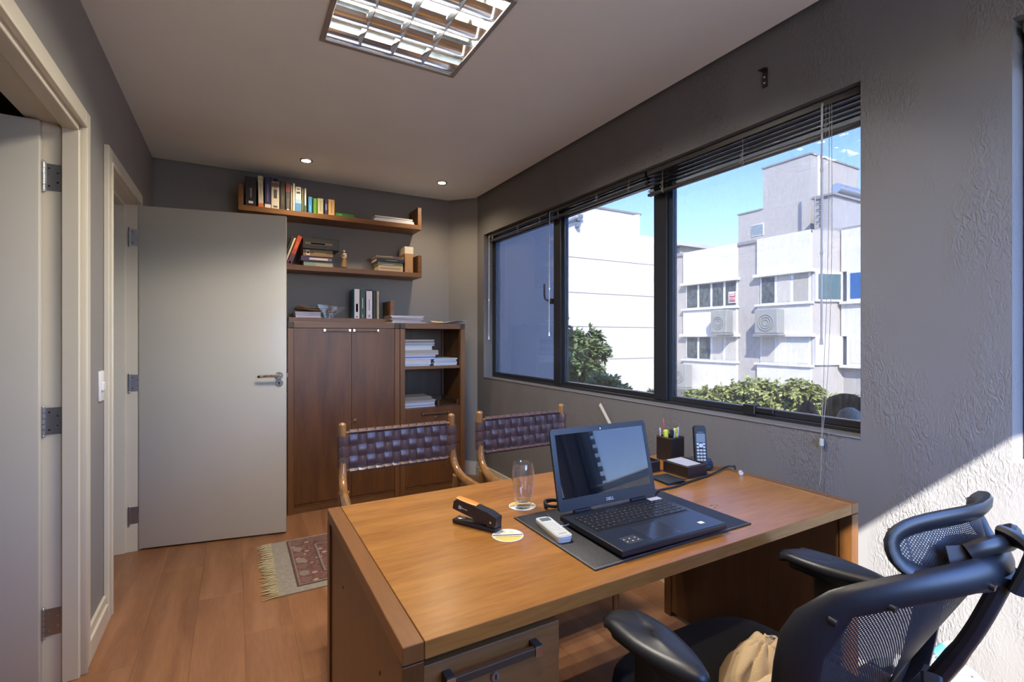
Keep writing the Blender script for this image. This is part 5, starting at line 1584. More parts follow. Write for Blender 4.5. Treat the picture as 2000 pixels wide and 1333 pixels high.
# ------------------------------------------------------------------ mesh office chair (seen from behind, facing the desk)
M_fr = mat('chair_frame_plastic', (0.010, 0.012, 0.017), 0.40, noise=0.1, nscale=120)
M_arm = mat('arm_pad_rubber', (0.010, 0.012, 0.017), 0.42)
M_net = netting('chair_netting', (0.030, 0.031, 0.036), 210.0, 0.60)
M_seat = mat('seat_fabric', (0.010, 0.010, 0.012), 0.9, bump=0.4, bscale=500)
CX = 1.045
oc = thing('office_chair', 'black mesh office chair with headrest facing the desk', 'office chair', (CX, 0.70, 0))
# five-star base with castors
for k in range(5):
    a = R(20 + 72 * k); e = Vector((CX + 0.29 * math.cos(a), 0.70 + 0.29 * math.sin(a), 0))
    q = B(); q.tube([(CX, 0.70, 0.115), ((CX + e.x) / 2, (0.70 + e.y) / 2, 0.105), (e.x, e.y, 0.085)], [(0.028, 0.026), (0.022, 0.022), (0.016, 0.018)], 10); lg = q.build('base_leg', M_fr, oc)
    q = B()
    tn = Vector((-math.sin(a), math.cos(a), 0))
    for s in (-1, 1):
        q.cyl(e + tn * s * 0.008 + Vector((0, 0, 0.031)), e + tn * s * 0.026 + Vector((0, 0, 0.031)), 0.030, n=16)
    q.cyl(e + tn * -0.01 + Vector((0, 0, 0.031)), e + tn * 0.01 + Vector((0, 0, 0.031)), 0.008, n=8)
    q.cyl((e.x, e.y, 0.031), (e.x, e.y, 0.085), 0.007, n=8)
    q.build('castor', M_black, lg)
q = B(); q.cyl((CX, 0.70, 0.085), (CX, 0.70, 0.30), 0.030, 0.028, 16); q.cyl((CX, 0.70, 0.30), (CX, 0.70, 0.41), 0.020, n=14); q.build('gas_column', M_black, oc)
q = B(); q.box(CX - 0.10, CX + 0.10, 0.58, 0.84, 0.385, 0.425, 0.012, 2); q.build('mechanism', M_fr, oc)
# seat cushion: rounded, waterfall front
def seat_pt(u, v):
    a = 2 * PI * u
    rx, ry = 0.275, 0.245
    ex = abs(math.cos(a)) ** 0.55 * (1 if math.cos(a) >= 0 else -1)
    ey = abs(math.sin(a)) ** 0.55 * (1 if math.sin(a) >= 0 else -1)
    return ex * rx, ey * ry
q = B()
prof = [(0.86, 0.424), (0.97, 0.432), (1.0, 0.450), (0.985, 0.474), (0.93, 0.488), (0.80, 0.494), (0.5, 0.490), (0.2, 0.488), (0.02, 0.487)]
rings = []
for k_, z in prof:
    ring = []
    for j in range(48):
        ex, ey = seat_pt(j / 48, 0)
        yy = 0.735 + ey * k_
        ring.append(q.bm.verts.new((CX + ex * k_, yy, z - 0.010 * max(0, (yy - 0.86) / 0.12) ** 2)))
    rings.append(ring)
for i in range(len(rings) - 1):
    for j in range(48):
        q.bm.faces.new((rings[i][j], rings[i][(j + 1) % 48], rings[i + 1][(j + 1) % 48], rings[i + 1][j]))
q.bm.faces.new(rings[0][::-1]); q.bm.faces.new(rings[-1])
q.build('seat', M_seat, oc, angle=60)
# arms
for s in (-1, 1):
    ax = CX - 0.012 + s * 0.318
    q = B(); q.tube(bez([(CX + s * 0.09, 0.70, 0.405), (CX + s * 0.22, 0.70, 0.405), (CX + s * 0.295, 0.70, 0.43), (ax - s * 0.002, 0.70, 0.50), (ax, 0.70, 0.57)], 5), [(0.016, 0.030)] * 21, 10, up=(0, 0, 1)); q.build('arm_bracket', M_fr, oc)
    q = B(); q.box(ax - 0.020, ax + 0.020, 0.665, 0.735, 0.53, 0.672, 0.008, 2); q.build('arm_column', M_black, oc)
    q = B(); q.box(ax - 0.026, ax + 0.026, 0.60, 0.80, 0.662, 0.690, 0.010, 2); q.build('arm_carrier', M_fr, oc)
    # pad: broad round front, narrower rear, crowned top
    q = B()
    P0, P1 = (ax + s * 0.008, 0.565), (ax - s * 0.006, 0.838)
    prof = [(0.80, 0.688), (0.98, 0.692), (1.0, 0.702), (0.93, 0.7115), (0.7, 0.7150), (0.3, 0.7165), (0.02, 0.717)]
    rings = []
    for k_, z in prof:
        ring = []
        for j in range(40):
            a = 2 * PI * j / 40
            ly = math.sin(a); lx = math.cos(a)
            wv = 0.052 if ly > 0 else 0.052 - 0.020 * (-ly)
            sgn = 1 if lx >= 0 else -1
            xx = (abs(lx) ** 0.75) * sgn * wv
            yy = (abs(ly) ** 0.9) * (1 if ly >= 0 else -1) * 0.135
            ym_ = (P0[1] + P1[1]) / 2; xm_ = (P0[0] + P1[0]) / 2
            ring.append(q.bm.verts.new((xm_ + xx * k_ + (yy / 0.135) * (P1[0] - P0[0]) / 2, ym_ + yy * k_, z - 0.006 * max(0, ly) * (1 - k_ * 0.3) + 0.004 * max(0, -ly) - (0.010 if (ly > 0.8 and k_ > .9) else 0))))
        rings.append(ring)
    for i in range(len(rings) - 1):
        for j in range(40):
            q.bm.faces.new((rings[i][j], rings[i][(j + 1) % 40], rings[i + 1][(j + 1) % 40], rings[i + 1][j]))
    q.bm.faces.new(rings[0][::-1]); q.bm.faces.new(rings[-1])
    q.build('arm_pad', M_arm, oc, angle=70)
# back frame: a loop, hollowed toward the sitter's back, leaning away at the top
def back_pt(u, z):
    # u in -1..1 across, z height -> point on the back's curved surface
    return Vector((CX + 0.020 + 0.250 * u, 0.292 + 0.155 * abs(u) ** 2.0 + (0.94 - z) * (0.15 + 0.38 * max(0.0, 1 - u * u)), z))
def top_z(u): return 0.930 - 0.085 * abs(u) ** 2.2
loop = []
for k in range(25):
    u = -0.86 + 1.72 * k / 24
    loop.append(back_pt(u, top_z(u)))
def side(s):
    pts = []
    for u, z in ((0.95, 0.822), (0.995, 0.790), (1.0, 0.74), (0.985, 0.66), (0.93, 0.58), (0.84, 0.53), (0.70, 0.505)):
        pts.append(back_pt(s * u, z))
    return pts
loop = bez(loop[:1] + [], 1)[:0] + loop + side(1) + [back_pt(u, 0.497) for u in (0.45, 0.15, -0.15, -0.45)] + side(-1)[::-1]
q = B(); n_ = len(loop)
q.tube(loop, [(0.025, 0.013) if i < 25 else (0.034, 0.013) for i in range(n_)], 12, closed=True)
bf = q.build('back_frame', M_fr, oc, angle=50)
for u in (-0.93, -0.70, -0.2, 0.2, 0.70):
    p = back_pt(u, top_z(u) - 0.012)
    q = B(); q.cyl(p + Vector((0, -0.012, 0)), p + Vector((0, -0.024, -0.002)), 0.0068, 0.0055, 12); q.build('peg', M_fr, bf)
for z in (0.70, 0.60):
    p = back_pt(-0.965, z)
    q = B(); q.cyl(p + Vector((0, -0.012, 0)), p + Vector((0, -0.024, -0.002)), 0.0068, 0.0055, 12); q.build('peg', M_fr, bf)
q = B()
def net_pt(u, v):
    uu = -0.97 + 1.94 * u
    zt_ = top_z(uu) - 0.005
    zz_ = 0.50 + (zt_ - 0.50) * v
    if abs(uu) > 0.80:
        zz_ = max(zz_, 0.50 + (abs(uu) - 0.80) * 0.45)
    return back_pt(uu, zz_) + Vector((0, 0.006, 0))
q.sheet(net_pt, 30, 20)
q.build('back_mesh', M_net, oc, angle=80)
# lumbar pad and spine
q = B(); q.sheet(lambda u, v: back_pt(-0.55 + 1.1 * u, 0.575 + 0.095 * v - 0.05 * (2 * u - 1) ** 2 * 0.5) + Vector((0, -0.022 - 0.012 * math.sin(PI * v), 0)), 16, 8, 0.012); q.build('lumbar_support', M_fr, oc, angle=60)
q = B(); q.tube(bez([back_pt(0, 0.925) + Vector((0, -0.012, 0)), back_pt(0, 0.80) + Vector((0, -0.034, 0)), back_pt(0, 0.66) + Vector((0, -0.040, 0)), back_pt(0, 0.54) + Vector((0, -0.03, 0)), (CX, 0.56, 0.43), (CX, 0.62, 0.405)], 6), [(0.013, 0.024)] * 8 + [(0.015, 0.028)] * 23, 10, up=(0, -1, 0.2)); q.build('spine', M_fr, oc)
q = B(); q.box(CX - 0.045, CX + 0.045, back_pt(0, 0.66).y - 0.080, back_pt(0, 0.66).y - 0.035, 0.58, 0.70, 0.012, 2); q.build('tilt_housing', M_black, oc)
q = B(); q.tube(bez([(CX - 0.05, back_pt(0, 0.7).y - 0.06, 0.745), (CX - 0.075, back_pt(0, 0.7).y - 0.07, 0.72), (CX - 0.08, back_pt(0, 0.7).y - 0.07, 0.66)], 5), [(0.006, 0.014)] * 11, 8); q.build('lever', M_fr, oc)
# headrest: hollowed loop with netting on a bracket
def head_pt(u, v):
    return Vector((CX + 0.040 + 0.165 * u, 0.318 + 0.065 * u * u + 0.012 * v, 0.957 + 0.050 * v))
hl = []
for k in range(40):
    a = 2 * PI * k / 40
    cu, sv = math.cos(a), math.sin(a)
    hl.append(head_pt(abs(cu) ** 0.7 * (1 if cu >= 0 else -1), abs(sv) ** 0.8 * (1 if sv >= 0 else -1)))
q = B(); q.tube(hl, [(0.018, 0.010)] * 40, 10, closed=True, up=None); q.build('headrest_frame', M_fr, oc, angle=60)
q = B(); q.sheet(lambda u, v: head_pt(-0.94 + 1.88 * u, (-0.93 + 1.86 * v) * (1 - 0.55 * abs(-0.94 + 1.88 * u) ** 5)) + Vector((0, 0.012, 0)), 24, 10); q.build('headrest_mesh', M_net, oc, angle=80)
q = B(); q.sheet(lambda u, v: head_pt(-0.62 + 0.30 * u, -0.80 + 1.0 * v) + Vector((0, -0.008, 0)), 4, 8, 0.002); q.build('headrest_strap', mat('webbing', (0.05, 0.052, 0.056), 0.85), oc)
q = B(); q.tube(bez([back_pt(0, 0.90) + Vector((0, -0.038, 0)), (CX + 0.03, 0.262, 0.945), (CX + 0.035, 0.262, 0.970), (CX + 0.04, 0.300, 0.980)], 6), [(0.012, 0.028)] * 19, 10, up=(0, -1, 0)); q.build('headrest_bracket', M_fr, oc)
q = B(); q.tube(bez([head_pt(-0.45, 0.0) + Vector((0, -0.012, 0.0)), (CX - 0.01, 0.298, 0.972), (CX + 0.04, 0.292, 0.968), (CX + 0.09, 0.298, 0.972), head_pt(0.45, 0.0) + Vector((0, -0.012, 0.0))], 6), [(0.014, 0.010)] * 25, 10); q.build('headrest_yoke', M_black, oc)

# beige jacket dropped on the seat
def cloth(u, v):
    a = 2 * PI * u; rr = 0.01 + v
    x_ = 1.085 + 0.120 * rr * math.cos(a); y_ = 0.705 + 0.085 * rr * math.sin(a)
    bump = 0.010 * math.sin(5 * a + 3 * v) * v + 0.007 * math.sin(11 * a - 6 * v) * v + 0.005 * math.sin(17 * u * 3 + 9 * v)
    return (x_ + bump, y_ + bump * 0.6, 0.496 + 0.085 * (1 - v ** 2.2) + bump * (1 - v) + 0.006 * (1 - v) * math.sin(9 * a))
t = thing('jacket', 'crumpled beige jacket lying on the office chair seat', 'jacket', (1.085, 0.705, 0.496))
q = B(); q.sheet(cloth, 60, 16, 0.006)
q.build('cloth', mat('beige_cotton', (0.50, 0.37, 0.22), 0.85, bump=0.3, bscale=300), t, angle=80)
q = B(); q.tube(bez([(0.995, 0.675, 0.520), (1.025, 0.650, 0.540), (1.06, 0.640, 0.548), (1.10, 0.645, 0.535)], 6), [(0.014, 0.022)] * 19, 10); q.build('cuff', mat('beige_cotton2', (0.55, 0.42, 0.27), 0.85), t)

# waste bin with a white liner and a plastic bottle near the wall
M_bag = mat('bin_liner', (0.42, 0.42, 0.43), 0.4)
bx_, by_ = 1.765, 0.585
t = thing('waste_bin', 'waste bin with a white plastic liner between chair and wall', 'bin', (bx_, by_, 0))
q = B(); q.lathe([(0.105, 0.0), (0.125, 0.26), (0.130, 0.30), (0.122, 0.30), (0.118, 0.26), (0.098, 0.012), (0.001, 0.010)], (bx_, by_, 0), 28); q.build('bucket', M_black, t)
q = B()
def liner(u, v):
    a = 2 * PI * u; w_ = 0.006 * math.sin(9 * a) + 0.004 * math.sin(17 * a + 2)
    if v < 0.5:
        r_ = 0.137 + w_; z = 0.19 + 0.12 * v * 2 + 0.01 * math.sin(5 * a)
    else:
        f = (v - 0.5) * 2
        r_ = 0.137 - 0.030 * f + w_; z = 0.31 + 0.012 * math.sin(PI * f) - 0.04 * f + 0.01 * math.sin(5 * a)
    return (bx_ + r_ * math.cos(a), by_ + r_ * math.sin(a), z)
q.sheet(liner, 72, 12, 0.0012); q.build('liner', M_bag, t, angle=80)
q = B(); q.ball((bx_ + 0.015, by_ - 0.02, 0.285), (0.080, 0.075, 0.045), 18); q.build('rubbish_bag', mat('white_bag', (0.42, 0.42, 0.44), 0.35, bump=0.6, bscale=40), t)
bo = Vector((bx_ - 0.045, by_ + 0.030, 0.372)); ax_ = Vector((0.55, -0.45, 0.55)).normalized()
t = thing('plastic_bottle', 'clear plastic bottle with a blue label sticking out of the bin', 'bottle', tuple(bo))
q = B(); q.tube([bo - ax_ * 0.02, bo, bo + ax_ * 0.07, bo + ax_ * 0.095, bo + ax_ * 0.105, bo + ax_ * 0.118], [0.026, 0.030, 0.030, 0.016, 0.0125, 0.0125], 18); q.build('bottle_wall', pane_mat('bottle_plastic', (0.9, 0.94, 0.95), 2.0, 0.12, (0.8, 0.88, 0.9), 0.08), t)
q = B(); q.tube([bo + ax_ * 0.02, bo + ax_ * 0.055], [0.0305, 0.0305], 18, cap=False); q.build('label_band', mat('bottle_label', (0.05, 0.30, 0.42), 0.4), t)
q = B(); q.tube([bo + ax_ * 0.119, bo + ax_ * 0.130], [0.0145, 0.0145], 16); q.build('cap', mat('bottle_cap', (0.35, 0.45, 0.50), 0.4), t)
q = B(); q.tube(bez([(XR - 0.004, 0.78, 0.62), (XR - 0.006, 0.765, 0.55), (XR - 0.005, 0.79, 0.47), (XR - 0.006, 0.755, 0.40), (XR - 0.010, 0.70, 0.33), (XR - 0.014, 0.69, 0.20), (XR - 0.03, 0.70, 0.003)], 8), 0.0018, 6)
tag(q.build('wall_cable', mat('thin_cable', (0.06, 0.05, 0.07), 0.5), None), 'thin dark cable hanging down the sunlit window wall', 'cable')

# ------------------------------------------------------------------ outside
GZ = -8.5
M_asph = mat('street_concrete', (0.22, 0.215, 0.205), 0.9, noise=0.2, nscale=2)
q = B(); q.box(-250, 250, -250, 250, GZ - 0.5, GZ); struct(q.build('ground', M_asph))
# unseen upper storeys added to keep the wing in shade; lower floors and wing
M_ext = plaster('shaded_outer_plaster', (0.30, 0.33, 0.38), 0.4, 0.02, 14, (1, 1, 0.5))  # grey plaster with the skylight's blue cast mixed into its colour
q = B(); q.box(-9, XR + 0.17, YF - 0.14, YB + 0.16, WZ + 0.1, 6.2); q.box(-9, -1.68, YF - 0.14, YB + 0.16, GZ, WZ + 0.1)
struct(q.build('wall_shade_storeys', M_ext))
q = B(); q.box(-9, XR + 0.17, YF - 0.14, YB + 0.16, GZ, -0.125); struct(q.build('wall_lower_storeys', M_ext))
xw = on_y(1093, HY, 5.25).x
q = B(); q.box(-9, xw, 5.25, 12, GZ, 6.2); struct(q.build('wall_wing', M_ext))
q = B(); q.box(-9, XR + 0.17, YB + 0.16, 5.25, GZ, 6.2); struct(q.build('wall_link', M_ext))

M_fac = mat('facade_white', (0.72, 0.71, 0.69), 0.8)
M_col = mat('facade_cream', (0.46, 0.44, 0.41), 0.8)
M_cap = mat('parapet_cap', (0.30, 0.30, 0.30), 0.7)
M_gl = mat('facade_glass', (0.085, 0.105, 0.115), 0.10, noise=0.6, nscale=7)  # noise mottles the panes to imitate trees reflected in them
M_curt = mat('window_curtain', (0.55, 0.53, 0.48), 0.8)
M_blue = mat('blue_pane', (0.03, 0.13, 0.36), 0.15)
M_fwh = mat('facade_frame', (0.74, 0.76, 0.78), 0.5)
M_ac = mat('ac_casing', (0.33, 0.34, 0.32), 0.6)
XA = 21.0
def zA(y, p=1437): return on_x(p, y, XA).z
def yA(p): return on_x(p, HY, XA).y
ofc = thing('office_building', 'white office building with rows of windows across the street', 'building', (XA + 4, yA(1450), GZ))
zt = zA(475.5)
ya_far, ya_bend = yA(1317), yA(1583)
q = B(); q.box(XA + 0.14, XA + 12, ya_bend, ya_far, GZ, zt - 0.12); q.build('wall', M_col, ofc)
q = B(); q.box(XA + 0.06, XA + 0.55, ya_bend, ya_far, zt - 0.12, zt + 0.02); q.build('parapet_cap', M_cap, ofc)
# the facet past the bend: steps back, then runs on toward us
fx1 = XA + 1.25; p1 = Vector((fx1, on_x(1640, HY, fx1).y))
q = B(); q.prism([(XA + 0.14, ya_bend), (fx1 + 0.3, p1.y), (fx1 + 0.3, p1.y - 9), (XA + 12, p1.y - 9), (XA + 12, ya_bend)], 'z', GZ, zt); q.build('side_wing', M_col, ofc)
q = B(); q.prism([(XA + 0.45, ya_bend), (fx1 + 0.2, p1.y), (fx1 + 0.2, p1.y - 9), (fx1 + 0.5, p1.y - 9), (fx1 + 0.5, p1.y), (XA + 0.75, ya_bend)], 'z', zt, zt + 0.12); q.build('parapet_cap', M_cap, ofc)
floors = [(zA(547), zA(598)), (zA(657.6), zA(706.4))]
pitch = floors[0][0] - floors[1][0]
floors += [(floors[1][0] - pitch, floors[1][1] - pitch), (floors[1][0] - 2 * pitch, floors[1][1] - 2 * pitch)]
def bay(p_far, p_near, cuts, cover):
    y1, y0 = yA(p_far), yA(p_near)
    # white spandrel bands standing proud between the window strips
    edges = [zt] + [z for f in floors for z in f] + [GZ + 2.5]
    for k in range(0, len(edges) - 1, 2):
        q = B(); q.box(XA, XA + 0.20, y0, y1, edges[k + 1], edges[k], 0.01); q.build('spandrel', M_fac, ofc)
        if k + 1 < len(edges) - 1:
            q = B(); q.box(XA - 0.14, XA + 0.16, y0 - 0.12, y1 + 0.12, edges[k + 1] - 0.02, edges[k + 1] + 0.12, 0.01); q.build('window_hood', M_fac, ofc)
    for k, (ztop, zbot) in enumerate(floors[:3]):
        q = B(); q.box(XA - 0.10, XA + 0.16, y0 - 0.08, y1 + 0.08, zbot - 0.10, zbot, 0.01); q.build('window_ledge', M_fac, ofc)
        for j in range(len(cuts) - 1):
            ya_, yb_ = yA(cuts[j]), yA(cuts[j + 1])
            q = B(); q.box(XA + 0.08, XA + 0.138, yb_ + 0.0, ya_ - 0.0, zbot, ztop - 0.02, 0.0)
            wdw = q.build('window', M_fwh, ofc)
            m_ = cover.get((k, j), M_gl)
            q = B(); q.box(XA + 0.065, XA + 0.079, yb_ + 0.07, ya_ - 0.07, zbot + 0.06, ztop - 0.04); q.build('pane', m_, wdw)
bay(1334, 1438, (1338, 1362, 1387.5, 1413, 1438), {(1, 2): M_curt, (1, 3): M_curt, (2, 1): M_curt})
bay(1478, 1583, (1483, 1513.5, 1545, 1580), {(0, 1): M_curt, (0, 2): mat('pale_blind', (0.42, 0.41, 0.36), 0.8), (1, 0): M_curt, (1, 1): M_fac, (1, 2): M_fac})
# windows of the facet and the near wing
dirf = Vector((fx1 + 0.3 - XA - 0.14, p1.y - ya_bend)).normalized()
for k, (ztop, zbot) in enumerate(floors[:2]):
    for f0, f1, m_ in ((0.05, 0.92, mat('teal_pane', (0.10, 0.17, 0.19), 0.2) if k == 0 else M_fac),):
        a = Vector((XA + 0.14, ya_bend)); e = Vector((fx1 + 0.3, p1.y)); nrm = Vector((dirf.y, -dirf.x)); nrm = nrm if nrm.x < 0 else -nrm
        A = a + (e - a) * f0; E_ = a + (e - a) * f1
        q = B(); q.prism([(A.x, A.y), (E_.x, E_.y), (E_.x + nrm.x * .10, E_.y + nrm.y * .10), (A.x + nrm.x * .10, A.y + nrm.y * .10)], 'z', zbot, ztop); wdw = q.build('window', M_fwh, ofc)
        A2 = a + (e - a) * (f0 + .08) + nrm * .1; E2 = a + (e - a) * (f1 - .08) + nrm * .1
        q = B(); q.prism([(A2.x, A2.y), (E2.x, E2.y), (E2.x + nrm.x * .02, E2.y + nrm.y * .02), (A2.x + nrm.x * .02, A2.y + nrm.y * .02)], 'z', zbot + 0.1, ztop - 0.1); q.build('pane', m_, wdw)
    q = B(); q.box(fx1 + 0.05, fx1 + 0.3, p1.y - 5.0, p1.y - 0.25, zbot, ztop); wdw = q.build('window', M_fwh, ofc)
    q = B(); q.box(fx1 + 0.03, fx1 + 0.05, p1.y - 2.4, p1.y - 0.4, zbot + 0.1, ztop - 0.1); q.build('pane', M_blue if k == 0 else M_fac, wdw)
    q = B(); q.box(fx1 - 0.05, fx1 + 0.35, p1.y - 8, p1.y, zbot - 0.12, zbot, 0.01); q.build('window_ledge', M_fac, ofc)
    q = B(); q.box(fx1 + 0.1, fx1 + 0.35, p1.y - 8, p1.y, ztop, (zt if k == 0 else floors[0][1] - .12), 0.01); q.build('spandrel', M_fac, ofc)
# air conditioner boxes hung on the spandrels
def ac_unit(p0, p1_, ytop, ybot, pref, label):
    y1, y0 = yA(p0), yA(p1_)
    z1, z0 = on_x(pref, ytop, XA - 0.3).z, on_x(pref, ybot, XA - 0.3).z
    t = thing('air_conditioner', label, 'air conditioner', (XA - 0.2, (y0 + y1) / 2, z0), group='air conditioners on the opposite facade')
    q = B(); q.box(XA - 0.66, XA - 0.145, y0, y1, z0, z1, 0.03); q.build('casing', M_ac, t)
    yc = (y0 + y1) / 2; zc = z0 + (z1 - z0) * 0.45; r_ = min(y1 - y0, z1 - z0) * 0.33
    q = B()
    for k in range(3):
        q.tube([(XA - 0.67, yc + r_ * (1 - k * .3) * math.cos(2 * PI * j / 20), zc + r_ * (1 - k * .3) * math.sin(2 * PI * j / 20)) for j in range(20)], 0.025, 5, closed=True)
    o = q.build('fan_grille', mat('ac_grille', (0.30, 0.31, 0.30), 0.6), t); o['kind'] = 'stuff'
    q = B(); q.box(XA - 0.69, XA - 0.145, y0 - 0.03, y1 + 0.03, z0 - 0.09, z0 - 0.005, 0.01); q.build('bracket', M_cap, t)
ac_unit(1405, 1436, 606, 651, 1420, 'air conditioner box under the window with the red sign')
ac_unit(1491, 1536, 604, 652, 1515, 'wide air conditioner box with round fan on the second bay')
ac_unit(1328, 1356, 712, 757, 1340, 'air conditioner box low on the first bay above the tree')
# sale notice in a window
t = thing('window_sign', 'small red and white notice in the opposite office window', 'sign', (XA + 0.05, yA(1428), zA(590)))
sy1, sy0 = yA(1421.5), yA(1437); sz1, sz0 = zA(569), zA(591.5)
q = B(); q.box(XA + 0.04, XA + 0.064, sy0, sy1, sz0, sz1); q.build('board', mat('sign_white', (0.70, 0.70, 0.72), 0.5), t)
q = B(); q.box(XA + 0.032, XA + 0.04, sy0 + 0.05, sy1 - 0.05, sz0 + 0.05, sz1 - 0.05); q.build('red_panel', mat('sign_red', (0.42, 0.13, 0.15), 0.5), t)
Msign = frame3((XA + 0.028, (sy0 + sy1) / 2, sz0 + (sz1 - sz0) * 0.36), (0, -1, 0), (0, 0, 1))
lettering('sign_number', '7335', (sy1 - sy0) * 0.40, Msign, mat('sign_text', (0.75, 0.72, 0.73), 0.5), t, 0.004)
for f, hgt in ((0.80, 0.10), (0.64, 0.10)):
    q = B(); q.box(XA + 0.026, XA + 0.032, sy0 + (sy1 - sy0) * .2, sy1 - (sy1 - sy0) * .15, sz0 + (sz1 - sz0) * f, sz0 + (sz1 - sz0) * (f + hgt)); q.build('text_line', MATS['sign_text'], t)
# roof-top blocks of the office building
pent = thing('roof_block', 'tall cream lift tower block on the office building roof', 'roof block', (XA + 5, yA(1540), zt))
XP = XA + 4.0
def yP(p, X=XP): return on_x(p, HY, X).y
zP = on_x(1583, 301, XP).z
q = B(); q.box(XP, XP + 4.6, yP(1583), yP(1490), zt - 0.3, zP); q.build('tower', M_col, pent)
q = B(); q.box(XP - 0.05, XP + 4.65, yP(1583) - 0.05, yP(1490) + 0.05, zP, zP + 0.08); q.build('coping', M_cap, pent)
zl = on_x(1487, 410, XP).z
q = B(); q.box(XP, XP + 3, yP(1490), yP(1442), zt - 0.3, zl); q.build('annex', M_col, pent)
q = B(); q.box(XP - 0.05, XP + 3.05, yP(1490) , yP(1442) + 0.05, zl, zl + 0.07); q.build('coping', M_cap, pent)
wz1, wz0 = on_x(1480, 438, XP).z, on_x(1480, 461, XP).z
q = B(); q.box(XP - 0.04, XP, yP(1492), yP(1468), wz0, wz1); lw_ = q.build('louvre_window', M_fwh, pent)
for k in range(5):
    q = B(); zz_ = wz0 + (wz1 - wz0) * (0.1 + 0.18 * k); q.box(XP - 0.07, XP - 0.045, yP(1491), yP(1469), zz_, zz_ + (wz1 - wz0) * 0.12); q.build('louvre', mat('louvre_grey', (0.30, 0.36, 0.38), 0.4), lw_)
tank = thing('roof_tank_house', 'lower cream tank house with an iron ladder on the roof', 'roof block', (XA + 3, yA(1630), zt))
XT = XA + 2.6
zT = on_x(1626, 381, XT).z
yT1, yT0 = on_x(1590, HY, XT).y, on_x(1626, HY, XT).y
q = B(); q.box(XT, XT + 4.5, yT0, yT1, zt + 0.12, zT); q.build('house', mat('tank_house', (0.42, 0.42, 0.42), 0.8), tank)
q = B(); q.box(XT - 0.1, XT + 4.6, yT0 - 0.1, yT1 + 0.1, zT, zT + 0.10); q.build('coping', M_cap, tank)
q = B(); q.cyl((XT + 0.6, yT0 + 0.15, zT + 0.45), (XT + 3.6, yT0 + 0.15, zT + 0.45), 0.22, n=14); q.cyl((XT + 0.7, yT0 + 0.15, zT + 0.1), (XT + 0.7, yT0 + 0.15, zT + 0.45), 0.05, n=8); q.cyl((XT + 3.4, yT0 + 0.15, zT + 0.1), (XT + 3.4, yT0 + 0.15, zT + 0.45), 0.05, n=8)
q.build('solar_tank', mat('tank_metal', (0.45, 0.50, 0.55), 0.3, 0.6), tank)
q = B(); q.cyl((XT + 0.1, yT1 - 0.15, zT + 0.1), (XT + 0.1, yT1 - 0.15, zT + 2.0), 0.06, n=8); q.build('vent_pipe', M_fwh, tank)
yl1, yl0 = on_x(1591, HY, XT - 0.2).y, on_x(1606, HY, XT - 0.2).y
for yy in (yl0, yl1):
    q = B(); q.cyl((XT - 0.16, yy, zt - 0.1), (XT - 0.16, yy, zT + 0.1), 0.035, n=6); q.build('ladder_rail', M_cap, tank)
for k in range(7):
    zz_ = zt + 0.15 + (zT - zt - 0.2) * k / 6
    q = B(); q.cyl((XT - 0.16, yl0, zz_), (XT - 0.16, yl1, zz_), 0.028, n=6); q.build('ladder_rung', M_cap, tank)
# low house roof behind
t = thing('low_house', 'low house with a pale hipped roof behind the white wall', 'house', (XA + 6, yA(1330) + 6, GZ))
yh = yA(1317) + 0.5
XH = XA + 1.0
q = B(); q.box(XH, XH + 9, yh, yh + 5, GZ, on_x(1316, 484, XH).z); q.build('wall', M_col, t)
zr = on_x(1316, 484, XH).z
q = B(); q.prism([(yh - 0.3, zr), (yh + 5.3, zr), (yh + 2.5, zr + 1.0)], 'x', XH - 0.3, XH + 9.3); q.build('roof', mat('pale_roof', (0.55, 0.56, 0.57), 0.7), t)

# blank white side wall of the next building along the street
YW = 19.6
def xW(p): return on_y(p, HY, YW).x
def zW(p, y): return on_y(p, y, YW).z
wb = thing('blank_building', 'tall blank white building with faint horizontal joints', 'building', (14, YW + 4, GZ))
joints = [zW(1103, 500.5), zW(1103, 570), zW(1103, 637.5), zW(1103, 704)]
zhi = zW(1160, 406); zlo = zW(1260, 461)
xs_ = xW(1250); xe = xW(1296)
levels = [zhi] + joints + [joints[-1] - 2.0, GZ]
for k in range(len(levels) - 1):
    q = B(); top = levels[k] - (0.03 if k else 0); q.box(8, xs_, YW, YW + 9, levels[k + 1] + 0.0, top, 0.0); q.build('wall_band', M_fac, wb)
    if levels[k + 1] < zlo:
        q = B(); q.box(xs_, xe, YW, YW + 9, levels[k + 1], min(top, zlo)); q.build('wall_band', M_fac, wb)
q = B(); q.box(8.05, xe - 0.05, YW + 0.05, YW + 8.9, GZ, zlo - 0.05); q.build('wall_core', M_cap, wb)
q = B(); q.box(7.9, xs_ + 0.05, YW - 0.06, YW + 9, zhi, zhi + 0.09); q.build('coping', M_cap, wb)
q = B(); q.box(9, xW(1173), YW + 0.3, YW + 5, zhi + 0.09, zhi + 2.2); q.build('roof_house', M_fac, wb)
q = B(); q.cyl((xW(1105), YW - 0.12, zW(1105, 435)), (xW(1122), YW - 0.12, zW(1122, 427)), 0.10, n=8); q.build('floodlight_arm', mat('floodlight', (0.18, 0.22, 0.27), 0.5), wb)
for p, y in ((1127, 430), (1131, 424), (1125, 442)):
    q = B(); q.box(xW(p) - 0.10, xW(p) + 0.10, YW - 0.22, YW - 0.005, zW(p, y) - 0.09, zW(p, y) + 0.09, 0.02); q.build('wall_fitting', MATS['floodlight'], wb)

